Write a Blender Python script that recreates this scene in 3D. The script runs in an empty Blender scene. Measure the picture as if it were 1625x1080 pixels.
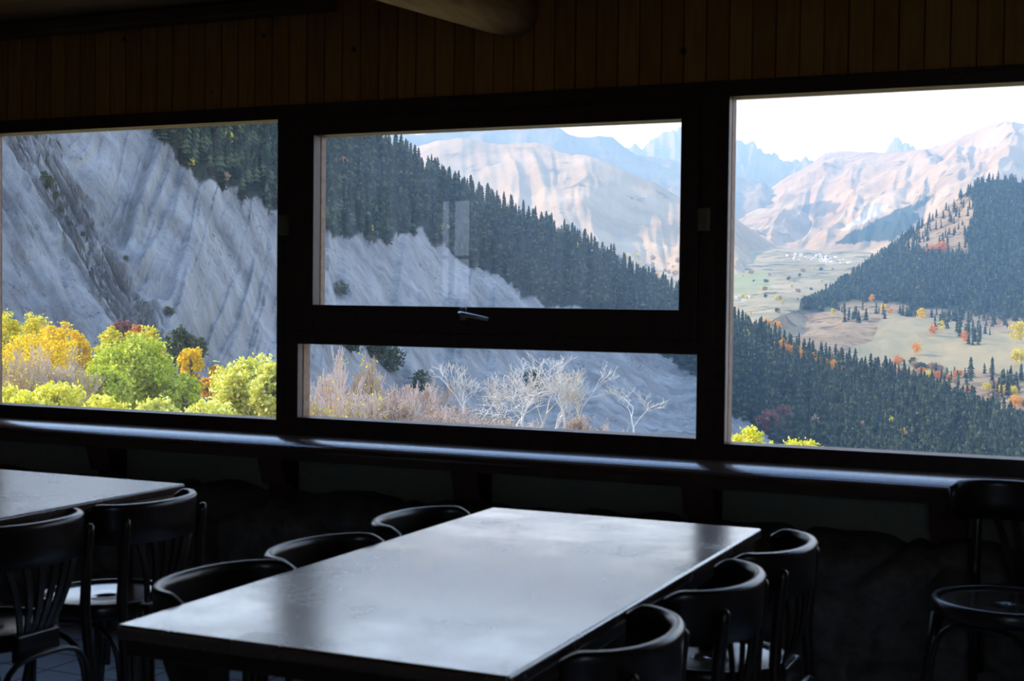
import bpy, bmesh, math, random
import numpy as np
from mathutils import Vector, Matrix, noise

scene = bpy.context.scene
COL = scene.collection
random.seed(7)
RNG = np.random.default_rng(11)

# ------------------------------------------------------------------ camera
FPX, W, H = 2205.5, 1625, 1080
YAW, PITCH, ROLL = [math.radians(a) for a in (24.213, 1.703, 0.645)]
CH, CD = 1.37, 4.9                      # eye height, distance to the window wall (plane Y=0)
_sy, _cy = math.sin(YAW), math.cos(YAW)
FWD = Vector((-_sy * math.cos(PITCH), _cy * math.cos(PITCH), -math.sin(PITCH)))
_r = Vector((_cy, _sy, 0)); _u = _r.cross(FWD)
RGT = math.cos(ROLL) * _r + math.sin(ROLL) * _u
UPV = -math.sin(ROLL) * _r + math.cos(ROLL) * _u
EYE = Vector((0, -CD, CH))
cam_data = bpy.data.cameras.new('camera')
cam = bpy.data.objects.new('camera', cam_data); COL.objects.link(cam)
M3 = Matrix((RGT, UPV, -FWD)).transposed()
cam.matrix_world = Matrix.Translation(EYE) @ M3.to_4x4()
cam_data.sensor_width = 36.0
cam_data.lens = FPX / W * 36.0
cam_data.clip_start = 0.05
cam_data.clip_end = 60000
cam_data.dof.use_dof = True
cam_data.dof.focus_distance = 45.0
cam_data.dof.aperture_fstop = 9.0
scene.camera = cam

# ------------------------------------------------------------------ sky, sun, exposure
SUN_AZ, SUN_EL = math.radians(93), math.radians(29)     # azimuth turned left from +Y
world = bpy.data.worlds.new('sky'); scene.world = world
world.use_nodes = True
wn, wl = world.node_tree.nodes, world.node_tree.links
wn.clear()
w_out = wn.new('ShaderNodeOutputWorld'); w_bg = wn.new('ShaderNodeBackground')
w_geo = wn.new('ShaderNodeTexCoord'); w_sep = wn.new('ShaderNodeSeparateXYZ')
w_ramp = wn.new('ShaderNodeValToRGB')
wl.new(w_geo.outputs['Generated'], w_sep.inputs[0])
wl.new(w_sep.outputs['Z'], w_ramp.inputs['Fac'])
SKY = [(0.0, (1.4, 1.52, 1.9)), (0.10, (1.6, 1.85, 2.4)), (0.20, (1.65, 2.1, 3.1)), (0.5, (.82, 1.32, 2.6)), (1.0, (.52, .98, 2.3))]
el = w_ramp.color_ramp.elements
el[0].position, el[0].color = SKY[0][0], (*SKY[0][1], 1)
el[1].position, el[1].color = SKY[-1][0], (*SKY[-1][1], 1)
for p_, c_ in SKY[1:-1]:
    e_ = el.new(p_); e_.color = (*c_, 1)
w_cl = wn.new('ShaderNodeTexNoise'); w_cl.inputs['Scale'].default_value = 4.0; w_cl.inputs['Detail'].default_value = 6
w_map = wn.new('ShaderNodeMapping'); w_map.inputs['Scale'].default_value = (1, 1, 3)
wl.new(w_geo.outputs['Generated'], w_map.inputs[0]); wl.new(w_map.outputs[0], w_cl.inputs['Vector'])
w_cr = wn.new('ShaderNodeValToRGB'); w_cr.color_ramp.elements[0].position = .48; w_cr.color_ramp.elements[1].position = .68
wl.new(w_cl.outputs['Fac'], w_cr.inputs['Fac'])
w_mix = wn.new('ShaderNodeMix'); w_mix.data_type = 'RGBA'
wl.new(w_cr.outputs['Color'], w_mix.inputs['Factor'])
wl.new(w_ramp.outputs['Color'], w_mix.inputs[6]); w_mix.inputs[7].default_value = (1.4, 1.85, 2.6, 1)
wl.new(w_mix.outputs[2], w_bg.inputs['Color']); w_bg.inputs['Strength'].default_value = 1.0
wl.new(w_bg.outputs[0], w_out.inputs['Surface'])

sun_data = bpy.data.lights.new('sun', 'SUN'); sun_data.energy = 6.3; sun_data.angle = math.radians(.6)
sun_data.color = (1.0, .90, .77)
sun = bpy.data.objects.new('sun', sun_data); COL.objects.link(sun)
_sd = Vector((-math.sin(SUN_AZ) * math.cos(SUN_EL), math.cos(SUN_AZ) * math.cos(SUN_EL), math.sin(SUN_EL)))
sun.rotation_euler = _sd.to_track_quat('Z', 'Y').to_euler()
sun.location = (-30, 10, 40)

vs = scene.view_settings
vs.view_transform = 'Standard'; vs.look = 'None'; vs.exposure = 0.12; vs.gamma = 1.0; vs.use_curve_mapping = False
scene.cycles.transparent_max_bounces = 32
scene.cycles.max_bounces = 10
scene.cycles.volume_bounces = 0
scene.cycles.use_denoising = True
scene.cycles.caustics_reflective = False
scene.cycles.caustics_refractive = False

# ------------------------------------------------------------------ helpers: rays
def ray(px, py):
    px, py = float(px), float(py)
    return FWD + (px - 812.5) / FPX * RGT - (py - 540) / FPX * UPV
def bearing_point(px, py, dist):
    """point seen at that bearing and elevation, `dist` metres away along the ground"""
    d = ray(px, py); k = float(dist) / math.hypot(d.x, d.y)
    return EYE + d * k
def project(P):
    d = Vector(P) - EYE; z = d.dot(FWD)
    return 812.5 + FPX * d.dot(RGT) / z, 540 - FPX * d.dot(UPV) / z
def lerp_line(line, px):
    if px <= line[0][0]: return line[0][1:]
    for a, b in zip(line, line[1:]):
        if px <= b[0]:
            t = (px - a[0]) / (b[0] - a[0])
            return tuple(a[i] + (b[i] - a[i]) * t for i in range(1, len(a)))
    return line[-1][1:]

# ------------------------------------------------------------------ helpers: materials
def new_mat(name):
    m = bpy.data.materials.new(name); m.use_nodes = True
    nt = m.node_tree; nt.nodes.clear()
    out = nt.nodes.new('ShaderNodeOutputMaterial')
    return m, nt.nodes, nt.links, out
def ramp(nodes, stops):
    r = nodes.new('ShaderNodeValToRGB'); e = r.color_ramp.elements
    e[0].position, e[0].color = stops[0][0], (*stops[0][1], 1)
    e[1].position, e[1].color = stops[-1][0], (*stops[-1][1], 1)
    for p, c in stops[1:-1]:
        k = e.new(p); k.color = (*c, 1)
    return r
def noise_tex(nodes, links, scale, detail=4, stretch=(1, 1, 1), coord='Object', rough=.5):
    tc = nodes.new('ShaderNodeTexCoord'); mp = nodes.new('ShaderNodeMapping')
    mp.inputs['Scale'].default_value = stretch
    links.new(tc.outputs[coord], mp.inputs[0])
    n = nodes.new('ShaderNodeTexNoise'); n.inputs['Scale'].default_value = scale
    n.inputs['Detail'].default_value = detail; n.inputs['Roughness'].default_value = rough
    links.new(mp.outputs[0], n.inputs['Vector'])
    return n
def wood(name, dark, light, rough=.4, scale=6, stretch=(8, 8, 1), spec=.5, bump=.15, coat=0.0):
    m, n, l, out = new_mat(name)
    b = n.new('ShaderNodeBsdfPrincipled')
    t = noise_tex(n, l, scale, 6, stretch)
    r = ramp(n, [(.3, dark), (.7, light)])
    l.new(t.outputs['Fac'], r.inputs['Fac']); l.new(r.outputs['Color'], b.inputs['Base Color'])
    b.inputs['Roughness'].default_value = rough
    b.inputs['Specular IOR Level'].default_value = spec
    b.inputs['Coat Weight'].default_value = coat; b.inputs['Coat Roughness'].default_value = .18
    if bump:
        bp = n.new('ShaderNodeBump'); bp.inputs['Strength'].default_value = bump; bp.inputs['Distance'].default_value = .002
        l.new(t.outputs['Fac'], bp.inputs['Height']); l.new(bp.outputs[0], b.inputs['Normal'])
    l.new(b.outputs[0], out.inputs[0])
    return m
def plain(name, color, rough=.6, metallic=0.0, spec=.5):
    m, n, l, out = new_mat(name)
    b = n.new('ShaderNodeBsdfPrincipled')
    t = noise_tex(n, l, 30, 3)
    r = ramp(n, [(.3, tuple(c * .85 for c in color)), (.7, color)])
    l.new(t.outputs['Fac'], r.inputs['Fac']); l.new(r.outputs['Color'], b.inputs['Base Color'])
    b.inputs['Roughness'].default_value = rough; b.inputs['Metallic'].default_value = metallic
    b.inputs['Specular IOR Level'].default_value = spec
    l.new(b.outputs[0], out.inputs[0])
    return m
def leafy(name, stops, trans=.45):
    m, n, l, out = new_mat(name)
    g = n.new('ShaderNodeNewGeometry')
    r = ramp(n, stops)
    l.new(g.outputs['Random Per Island'], r.inputs['Fac'])
    d = n.new('ShaderNodeBsdfDiffuse'); t = n.new('ShaderNodeBsdfTranslucent'); mx = n.new('ShaderNodeMixShader')
    l.new(r.outputs['Color'], d.inputs[0]); l.new(r.outputs['Color'], t.inputs[0])
    mx.inputs[0].default_value = trans
    l.new(d.outputs[0], mx.inputs[1]); l.new(t.outputs[0], mx.inputs[2]); l.new(mx.outputs[0], out.inputs[0])
    return m

M = {}
M['chair'] = wood('chair_wood', (.009, .005, .004), (.018, .009, .006), rough=.36, scale=9, stretch=(6, 6, 1.2), coat=.4)
M['seat'] = wood('seat_wood', (.03, .016, .010), (.06, .033, .02), rough=.25, scale=7, stretch=(1, 7, 1), coat=1.0)
M['frame'] = wood('window_frame_wood', (.040, .018, .012), (.07, .030, .018), rough=.42, scale=8, stretch=(4, 4, 4))
M['lit_outframe'] = wood('daylit_frame_wood', (.20, .10, .045), (.34, .19, .10), rough=.6, scale=8, stretch=(4, 4, 4))  # same frame wood lightened, daylight on the outer reveals put into the colour
M['sill'] = wood('sill_wood', (.05, .025, .016), (.08, .042, .025), rough=.24, scale=8, stretch=(1, 9, 1), coat=.8)
M['stud'] = wood('stud_wood', (.06, .018, .014), (.09, .028, .02), rough=.6, scale=7, stretch=(6, 6, 1))
M['log'] = wood('log_wood', (.42, .25, .12), (.68, .45, .25), rough=.7, scale=5, stretch=(7, 1, 7), bump=.6)
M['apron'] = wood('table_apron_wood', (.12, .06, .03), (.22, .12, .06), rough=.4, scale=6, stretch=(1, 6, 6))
M['metal'] = plain('handle_metal', (.42, .43, .46), .28, .9)
M['plastic'] = plain('beige_plastic', (.26, .235, .13), .5)
M['plaster'] = plain('panel_plaster', (.30, .30, .22), .85)
M['ceil'] = wood('ceiling_wood', (.10, .06, .035), (.17, .10, .06), rough=.7, scale=3, stretch=(1, 8, 1))
M['roomwall'] = plain('room_wall_plaster', (.42, .33, .22), .9)

def planks_mat():
    m, n, l, out = new_mat('plank_wall_wood')
    b = n.new('ShaderNodeBsdfPrincipled')
    tc = n.new('ShaderNodeTexCoord'); sep = n.new('ShaderNodeSeparateXYZ'); l.new(tc.outputs['Object'], sep.inputs[0])
    mul = n.new('ShaderNodeMath'); mul.operation = 'MULTIPLY'; mul.inputs[1].default_value = 1 / .085
    l.new(sep.outputs['X'], mul.inputs[0])
    fl = n.new('ShaderNodeMath'); fl.operation = 'FLOOR'; l.new(mul.outputs[0], fl.inputs[0])
    wn_ = n.new('ShaderNodeTexWhiteNoise'); wn_.noise_dimensions = '1D'; l.new(fl.outputs[0], wn_.inputs['W'])
    fr = n.new('ShaderNodeMath'); fr.operation = 'FRACT'; l.new(mul.outputs[0], fr.inputs[0])
    ab = n.new('ShaderNodeMath'); ab.operation = 'SUBTRACT'; ab.inputs[1].default_value = .5; l.new(fr.outputs[0], ab.inputs[0])
    a2 = n.new('ShaderNodeMath'); a2.operation = 'ABSOLUTE'; l.new(ab.outputs[0], a2.inputs[0])
    gr = n.new('ShaderNodeMapRange'); gr.inputs[1].default_value = .47; gr.inputs[2].default_value = .5
    l.new(a2.outputs[0], gr.inputs[0])
    t = noise_tex(n, l, 5, 6, (9, 9, 1))
    r = ramp(n, [(.3, (.42, .18, .035)), (.7, (.60, .29, .07))])
    ad = n.new('ShaderNodeMath'); ad.operation = 'MULTIPLY_ADD'; ad.inputs[1].default_value = .35; 
    l.new(wn_.outputs['Value'], ad.inputs[0]); l.new(t.outputs['Fac'], ad.inputs[2])
    sb = n.new('ShaderNodeMath'); sb.operation = 'SUBTRACT'; sb.inputs[1].default_value = .17; l.new(ad.outputs[0], sb.inputs[0])
    l.new(sb.outputs[0], r.inputs['Fac'])
    vor = n.new('ShaderNodeTexVoronoi'); vor.inputs['Scale'].default_value = 5.5; l.new(tc.outputs['Object'], vor.inputs['Vector'])
    kn = n.new('ShaderNodeMapRange'); kn.inputs[1].default_value = .05; kn.inputs[2].default_value = .09
    l.new(vor.outputs['Distance'], kn.inputs[0])
    mk = n.new('ShaderNodeMix'); mk.data_type = 'RGBA'; l.new(kn.outputs[0], mk.inputs['Factor'])
    mk.inputs[6].default_value = (.08, .03, .01, 1); l.new(r.outputs['Color'], mk.inputs[7])
    mg = n.new('ShaderNodeMix'); mg.data_type = 'RGBA'; l.new(gr.outputs[0], mg.inputs['Factor'])
    l.new(mk.outputs[2], mg.inputs[6]); mg.inputs[7].default_value = (.03, .015, .008, 1)
    l.new(mg.outputs[2], b.inputs['Base Color']); b.inputs['Roughness'].default_value = .6
    bp = n.new('ShaderNodeBump'); bp.invert = True; bp.inputs['Distance'].default_value = .006
    l.new(gr.outputs[0], bp.inputs['Height']); l.new(bp.outputs[0], b.inputs['Normal'])
    l.new(b.outputs[0], out.inputs[0])
    return m
M['planks'] = planks_mat()

def table_mat(name, r0, r1, coat, ior):
    m, n, l, out = new_mat(name)
    b = n.new('ShaderNodeBsdfPrincipled')
    t = noise_tex(n, l, 4, 8, (8, 1, 1))
    r = ramp(n, [(.3, (.045, .024, .018)), (.7, (.085, .048, .034))])
    l.new(t.outputs['Fac'], r.inputs['Fac'])
    s = noise_tex(n, l, 26, 6, (1, 1, 1), rough=.75)
    s2 = ramp(n, [(.64, (0, 0, 0)), (.72, (1, 1, 1))]); l.new(s.outputs['Fac'], s2.inputs['Fac'])
    mx = n.new('ShaderNodeMix'); mx.data_type = 'RGBA'; l.new(s2.outputs['Color'], mx.inputs['Factor'])
    l.new(r.outputs['Color'], mx.inputs[6]); mx.inputs[7].default_value = (.05, .022, .014, 1)
    l.new(mx.outputs[2], b.inputs['Base Color'])
    q = noise_tex(n, l, 5, 6, (1, 1, 1), rough=.65)
    rr = n.new('ShaderNodeMapRange'); rr.inputs[1].default_value = .3; rr.inputs[2].default_value = .7
    rr.inputs[3].default_value = r0; rr.inputs[4].default_value = r1
    l.new(q.outputs['Fac'], rr.inputs[0])
    ru = n.new('ShaderNodeMath'); ru.operation = 'MULTIPLY_ADD'; ru.inputs[1].default_value = .06
    l.new(s2.outputs['Color'], ru.inputs[0]); l.new(rr.outputs[0], ru.inputs[2])
    l.new(ru.outputs[0], b.inputs['Roughness']); l.new(ru.outputs[0], b.inputs['Coat Roughness'])
    b.inputs['Specular IOR Level'].default_value = .85
    b.inputs['Coat Weight'].default_value = coat; b.inputs['Coat Roughness'].default_value = (r0 + r1) / 2; b.inputs['Coat IOR'].default_value = ior
    w = noise_tex(n, l, 11, 6, (2.2, .7, 1), rough=.6)
    bp = n.new('ShaderNodeBump'); bp.inputs['Strength'].default_value = .055; bp.inputs['Distance'].default_value = .0015
    l.new(w.outputs['Fac'], bp.inputs['Height']); l.new(bp.outputs[0], b.inputs['Normal'])
    l.new(b.outputs[0], out.inputs[0])
    return m
M['table'] = table_mat('worn_varnished_table_wood', .17, .30, 1.0, 2.1)
M['table2'] = table_mat('dull_table_wood', .19, .31, .12, 1.45)

def floor_mat():
    m, n, l, out = new_mat('floor_tiles')
    b = n.new('ShaderNodeBsdfPrincipled')
    tc = n.new('ShaderNodeTexCoord')
    br = n.new('ShaderNodeTexBrick'); br.offset = 0.0; br.inputs['Scale'].default_value = 1.0
    br.inputs['Color1'].default_value = (.38, .41, .44, 1); br.inputs['Color2'].default_value = (.60, .63, .66, 1)
    br.inputs['Mortar'].default_value = (.10, .10, .10, 1); br.inputs['Mortar Size'].default_value = .006
    br.inputs['Brick Width'].default_value = .2; br.inputs['Row Height'].default_value = .2
    l.new(tc.outputs['Object'], br.inputs['Vector'])
    t = noise_tex(n, l, 12, 5)
    mx = n.new('ShaderNodeMix'); mx.data_type = 'RGBA'; mx.blend_type = 'MULTIPLY'; mx.inputs['Factor'].default_value = .4
    l.new(br.outputs['Color'], mx.inputs[6]); l.new(t.outputs['Color'], mx.inputs[7])
    l.new(mx.outputs[2], b.inputs['Base Color']); b.inputs['Roughness'].default_value = .3
    l.new(b.outputs[0], out.inputs[0])
    return m
M['floor'] = floor_mat()

def stone_mat():
    m, n, l, out = new_mat('rough_stone')
    b = n.new('ShaderNodeBsdfPrincipled')
    t = noise_tex(n, l, 14, 8, rough=.65)
    r = ramp(n, [(.3, (.09, .08, .065)), (.7, (.22, .20, .17))]); l.new(t.outputs['Fac'], r.inputs['Fac'])
    l.new(r.outputs['Color'], b.inputs['Base Color']); b.inputs['Roughness'].default_value = .75
    bp = n.new('ShaderNodeBump'); bp.inputs['Strength'].default_value = .6; bp.inputs['Distance'].default_value = .01
    l.new(t.outputs['Fac'], bp.inputs['Height']); l.new(bp.outputs[0], b.inputs['Normal'])
    l.new(b.outputs[0], out.inputs[0])
    return m
M['stone'] = stone_mat()

def glass_mat(name, dust):
    m, n, l, out = new_mat(name)
    tr = n.new('ShaderNodeBsdfTransparent'); tr.inputs[0].default_value = (.965, .975, .97, 1)
    gl = n.new('ShaderNodeBsdfGlossy'); gl.inputs['Roughness'].default_value = 0.0
    ge = n.new('ShaderNodeNewGeometry'); dp = n.new('ShaderNodeVectorMath'); dp.operation = 'DOT_PRODUCT'
    l.new(ge.outputs['Normal'], dp.inputs[0]); l.new(ge.outputs['Incoming'], dp.inputs[1])
    def mth(op, a, b=None):
        k = n.new('ShaderNodeMath'); k.operation = op
        for i, q in enumerate((a, b)):
            if q is None: continue
            if isinstance(q, (int, float)): k.inputs[i].default_value = q
            else: l.new(q, k.inputs[i])
        return k.outputs[0]
    # Schlick reflectance, the same from both faces of the pane
    refl = mth('ADD', mth('MULTIPLY', mth('POWER', mth('SUBTRACT', 1.0, mth('ABSOLUTE', dp.outputs['Value'])), 5.0), .96), .04)
    mx = n.new('ShaderNodeMixShader')
    l.new(refl, mx.inputs[0]); l.new(tr.outputs[0], mx.inputs[1]); l.new(gl.outputs[0], mx.inputs[2])
    tl = n.new('ShaderNodeBsdfTranslucent'); tl.inputs[0].default_value = (.9, .9, .9, 1)
    streak = noise_tex(n, l, 5, 5, (5, 1, .5), rough=.7)
    sr = n.new('ShaderNodeMapRange'); sr.inputs[1].default_value = .35; sr.inputs[2].default_value = .75
    sr.inputs[3].default_value = dust * .5; sr.inputs[4].default_value = dust * 1.7
    l.new(streak.outputs['Fac'], sr.inputs[0])
    tc = n.new('ShaderNodeTexCoord')
    vo = n.new('ShaderNodeTexVoronoi'); vo.inputs['Scale'].default_value = 26; l.new(tc.outputs['Object'], vo.inputs['Vector'])
    sp = n.new('ShaderNodeMapRange'); sp.inputs[1].default_value = .035; sp.inputs[2].default_value = .085
    sp.inputs[3].default_value = .35; sp.inputs[4].default_value = 0.0; l.new(vo.outputs['Distance'], sp.inputs[0])
    ad = n.new('ShaderNodeMath'); ad.operation = 'ADD'; l.new(sr.outputs[0], ad.inputs[0]); l.new(sp.outputs[0], ad.inputs[1])
    m2 = n.new('ShaderNodeMixShader'); l.new(ad.outputs[0], m2.inputs[0])
    l.new(mx.outputs[0], m2.inputs[1]); l.new(tl.outputs[0], m2.inputs[2])
    l.new(m2.outputs[0], out.inputs[0])
    return m
M['glass'] = glass_mat('window_glass', .012)
M['glass_dusty'] = glass_mat('dusty_window_glass', .030)
M['glass_mid'] = glass_mat('dull_window_glass', .022)

# ------------------------------------------------------------------ helpers: objects
def tag(o, label=None, cat=None, group=None, kind=None):
    if label: o['label'] = label
    if cat: o['category'] = cat
    if group: o['group'] = group
    if kind: o['kind'] = kind
    return o
def link_mesh(name, me, mat, parent=None, smooth=False):
    o = bpy.data.objects.new(name, me); COL.objects.link(o)
    if mat: me.materials.append(mat)
    if parent: o.parent = parent
    if smooth:
        me.polygons.foreach_set('use_smooth', np.ones(len(me.polygons), bool))
    return o
def empty(name, loc=(0, 0, 0), rz=0.0):
    o = bpy.data.objects.new(name, None); COL.objects.link(o)
    o.empty_display_size = .1; o.location = loc; o.rotation_euler = (0, 0, rz)
    return o
def np_mesh(name, V, F):
    """V (n,3), F (m,k) equal-sized polygons"""
    V = np.asarray(V, np.float32); F = np.asarray(F, np.int32)
    me = bpy.data.meshes.new(name); k = F.shape[1]
    me.vertices.add(len(V)); me.vertices.foreach_set('co', V.ravel())
    me.loops.add(F.size); me.loops.foreach_set('vertex_index', F.ravel())
    me.polygons.add(len(F)); me.polygons.foreach_set('loop_start', np.arange(0, F.size, k, dtype=np.int32))
    me.update(calc_edges=True); me.validate()
    return me

class MB:
    """collects boxes, sweeps and tubes into one mesh"""
    def __init__(s): s.bm = bmesh.new()
    def box(s, x0, x1, y0, y1, z0, z1, bevel=.003, seg=2):
        r = bmesh.ops.create_cube(s.bm, size=1.0); vs_ = r['verts']
        for v in vs_:
            v.co = Vector((x0 + (v.co.x + .5) * (x1 - x0), y0 + (v.co.y + .5) * (y1 - y0), z0 + (v.co.z + .5) * (z1 - z0)))
        if bevel:
            ed = list({e for v in vs_ for e in v.link_edges})
            bmesh.ops.bevel(s.bm, geom=ed, offset=bevel, segments=seg, affect='EDGES', profile=.5)
        return s
    def tube(s, pts, radii, n=8, caps=True):
        pts = [Vector(p) for p in pts]
        if not hasattr(radii, '__len__'): radii = [radii] * len(pts)
        rings = []; prev = None
        for i, p in enumerate(pts):
            a = pts[max(i - 1, 0)]; b = pts[min(i + 1, len(pts) - 1)]
            t = (b - a).normalized()
            ref = prev if prev is not None else (Vector((0, 0, 1)) if abs(t.z) < .9 else Vector((1, 0, 0)))
            u = (ref - t * ref.dot(t)).normalized(); prev = u; w = t.cross(u)
            rings.append([s.bm.verts.new(p + radii[i] * (math.cos(2 * math.pi * k / n) * u + math.sin(2 * math.pi * k / n) * w)) for k in range(n)])
        for A, B in zip(rings, rings[1:]):
            for k in range(n):
                s.bm.faces.new((A[k], A[(k + 1) % n], B[(k + 1) % n], B[k]))
        if caps:
            s.bm.faces.new(rings[0][::-1]); s.bm.faces.new(rings[-1])
        return s
    def sweep(s, rings, closed=False):
        """rings: list of equal-length closed loops of points"""
        R = [[s.bm.verts.new(p) for p in r] for r in rings]; n = len(R[0])
        pairs = list(zip(R, R[1:])) + ([(R[-1], R[0])] if closed else [])
        for A, B in pairs:
            for k in range(n):
                s.bm.faces.new((A[k], A[(k + 1) % n], B[(k + 1) % n], B[k]))
        if not closed:
            s.bm.faces.new(R[0][::-1]); s.bm.faces.new(R[-1])
        return s
    def lathe(s, prof, n=40, sx=1.0, sy=1.0):
        rings = []
        for k in range(n):
            a = 2 * math.pi * k / n
            rings.append([Vector((r * math.cos(a) * sx, r * math.sin(a) * sy, z)) for r, z in prof])
        return s.sweep(rings, closed=True)
    def build(s, name, mat, parent=None, smooth=False):
        bmesh.ops.recalc_face_normals(s.bm, faces=s.bm.faces)
        me = bpy.data.meshes.new(name); s.bm.to_mesh(me); s.bm.free()
        o = link_mesh(name, me, mat, parent, smooth)
        return o
def copy_tree(o, parent=None):
    c = o.copy(); COL.objects.link(c)
    if parent is not None: c.parent = parent
    for ch in list(o.children): copy_tree(ch, c)
    return c

# ================================================================== THE ROOM
RX0, RX1, RY0, CZ = -7.6, 1.7, -6.5, 2.59
ZT, ZB = 2.105, .856                    # glass head and foot
SILL = .80
S = 'structure'
tag(MB().box(RX0 - .3, RX1 + .3, RY0 - .3, .35, -.2, 0, 0).build('floor', M['floor']), 'grey tiled floor', None, None, S)
tag(MB().box(RX0 - .3, RX1 + .3, RY0 - .3, .35, CZ, CZ + .25, 0).build('ceiling', M['ceil']), 'dark wooden ceiling', None, None, S)
tag(MB().box(RX0 - .25, RX0, RY0 - .3, .35, 0, CZ, 0).build('wall_left', M['roomwall']), None, None, None, S)
tag(MB().box(RX1, RX1 + .25, RY0 - .3, .35, 0, CZ, 0).build('wall_right', M['roomwall']), None, None, None, S)
# rear wall with the small window that mirrors in the glass
BX0, BX1, BZ0, BZ1 = -6.02, -5.58, 1.33, 2.31
wb = MB()
wb.box(RX0, BX0, RY0 - .3, RY0, 0, CZ, 0); wb.box(BX1, .15, RY0 - .3, RY0, 0, CZ, 0); wb.box(1.45, RX1, RY0 - .3, RY0, 0, CZ, 0)
wb.box(.15, 1.45, RY0 - .3, RY0, 0, .95, 0); wb.box(.15, 1.45, RY0 - .3, RY0, 2.3, CZ, 0)  # opening for the added fill window
wb.box(BX0, BX1, RY0 - .3, RY0, 0, BZ0, 0); wb.box(BX0, BX1, RY0 - .3, RY0, BZ1, CZ, 0)
tag(wb.build('wall_back', M['roomwall']), None, None, None, S)
w4 = tag(empty('window_4', (0, 0, 0)), None, None, None, S)
fm = MB(); cxm = (BX0 + BX1) / 2; czm = 1.75
for (a, b, c, d) in ((BX0, BX0 + .03, BZ0, BZ1), (BX1 - .03, BX1, BZ0, BZ1), (BX0, BX1, BZ0, BZ0 + .04), (BX0, BX1, BZ1 - .04, BZ1), (cxm - .02, cxm + .02, BZ0, BZ1), (BX0, BX1, czm - .015, czm + .015)):
    fm.box(a, b, RY0 - .08, RY0 - .03, c, d, .002)
fm.build('window_frame', M['frame'], w4)
MB().box(BX0 + .02, BX1 - .02, RY0 - .06, RY0 - .055, BZ0 + .02, BZ1 - .02, 0).build('pane', M['glass'], w4)

w_fill = tag(empty('fill_window_5'), None, None, None, S)  # added rear window out of view, lets in fill light for the room
fm = MB()
for (a, b, c, d) in ((.15, .2, .95, 2.3), (1.4, 1.45, .95, 2.3), (.15, 1.45, .95, 1.0), (.15, 1.45, 2.25, 2.3), (.775, .825, .95, 2.3)):
    fm.box(a, b, RY0 - .22, RY0 - .16, c, d, .003)
fm.build('window_frame', M['frame'], w_fill)
MB().box(.17, 1.43, RY0 - .195, RY0 - .19, .97, 2.28, 0).build('pane', M['glass'], w_fill)

# front wall: planks above the windows, plaster panels and stones below, piers left and right
XL, XR = -4.88, .62
wf = MB()
wf.box(RX0, RX1, 0, .14, ZT + .045, CZ, 0)
wf.box(RX0, XL - .05, 0, .14, .0, ZT + .045, 0); wf.box(XR + .05, RX1, 0, .14, 0, ZT + .045, 0)
tag(wf.build('wall_front', M['planks']), 'brown tongue-and-groove planks above the windows', None, None, S)
tag(MB().box(XL - .05, XR + .05, .0, .14, 0, SILL - .03, 0).build('wall_front_panel', M['plaster']), 'dull plaster panels under the window sill', None, None, S)

def frame_box(mb, x0, x1, z0, z1, y0=-.012, y1=.085):
    mb.box(x0, x1, y0, YG, z0, z1, .003)
    OUTER.box(x0, x1, YG + .006, y1, z0, z1, .002)      # outer half beyond the glass, daylight painted in as lighter wood
def pane(x0, x1, z0, z1, parent, name='pane', g='glass'):
    return MB().box(x0 - .008, x1 + .008, YG, YG + .005, z0 - .008, z1 + .008, 0).build(name, M[g], parent)
BOT = SILL - .02
YG = .028
# left fixed light
w1 = tag(empty('window_1'), 'left fixed window onto the grey cliff', None, None, S)
f = MB(); OUTER = MB(); frame_box(f, XL - .05, -3.278, ZT, ZT + .05); frame_box(f, XL - .05, -3.278, BOT, ZB)
frame_box(f, XL - .05, XL, ZB, ZT); frame_box(f, -3.278, -3.236, BOT, ZT + .05)
f.build('window_frame', M['frame'], w1); OUTER.build('outer_frame', M['lit_outframe'], w1); pane(XL, -3.278, ZB, ZT, w1, g='glass_mid')
# centre unit
w2 = tag(empty('window_2'), 'centre window with top-hung sash over a low fixed pane', None, None, S)
f = MB(); OUTER = MB()
frame_box(f, -3.236, -3.172, BOT, ZT + .05); frame_box(f, -1.460, -1.402, BOT, ZT + .05)
frame_box(f, -3.172, -1.460, BOT, .870); frame_box(f, -3.172, -1.460, 1.175, 1.232); frame_box(f, -3.172, -1.460, 2.10, ZT + .05)
f.build('window_frame', M['frame'], w2); OUTER.build('outer_frame', M['lit_outframe'], w2)
pane(-3.172, -1.460, .870, 1.175, w2, 'lower_pane')
f = MB(); OUTER = MB()
frame_box(f, -3.172, -3.092, 1.232, 2.10, -.026, .07); frame_box(f, -1.528, -1.460, 1.232, 2.10, -.026, .07)
frame_box(f, -3.092, -1.528, 1.232, 1.338, -.026, .07); frame_box(f, -3.092, -1.528, 2.031, 2.10, -.026, .07)
sash = f.build('sash', M['frame'], w2); OUTER.build('outer_sash', M['lit_outframe'], sash)
pane(-3.092, -1.528, 1.338, 2.031, sash, g='glass_dusty')
h = MB()
h.box(-2.415, -2.385, -.036, -.024, 1.285, 1.335, .003)
h.tube([(-2.40, -.03, 1.313), (-2.40, -.062, 1.313), (-2.385, -.070, 1.310), (-2.34, -.070, 1.303), (-2.275, -.070, 1.292)], [.008, .008, .009, .0085, .007], 10)
tag(h.build('handle', M['metal'], sash, True), 'silver lever handle')
for cx, cz in ((-3.233, 1.665), (-1.437, 1.665)):
    c = MB().box(cx - .022, cx + .022, -.034, -.012, cz - .042, cz + .042, .004).build('contact_box', M['plastic'], w2)
    tag(c, 'small beige plastic box on the frame')
    MB().box(cx + .004, cx + .018, -.040, -.033, cz - .035, cz + .035, .002).build('cover', M['plastic'], c)
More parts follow.
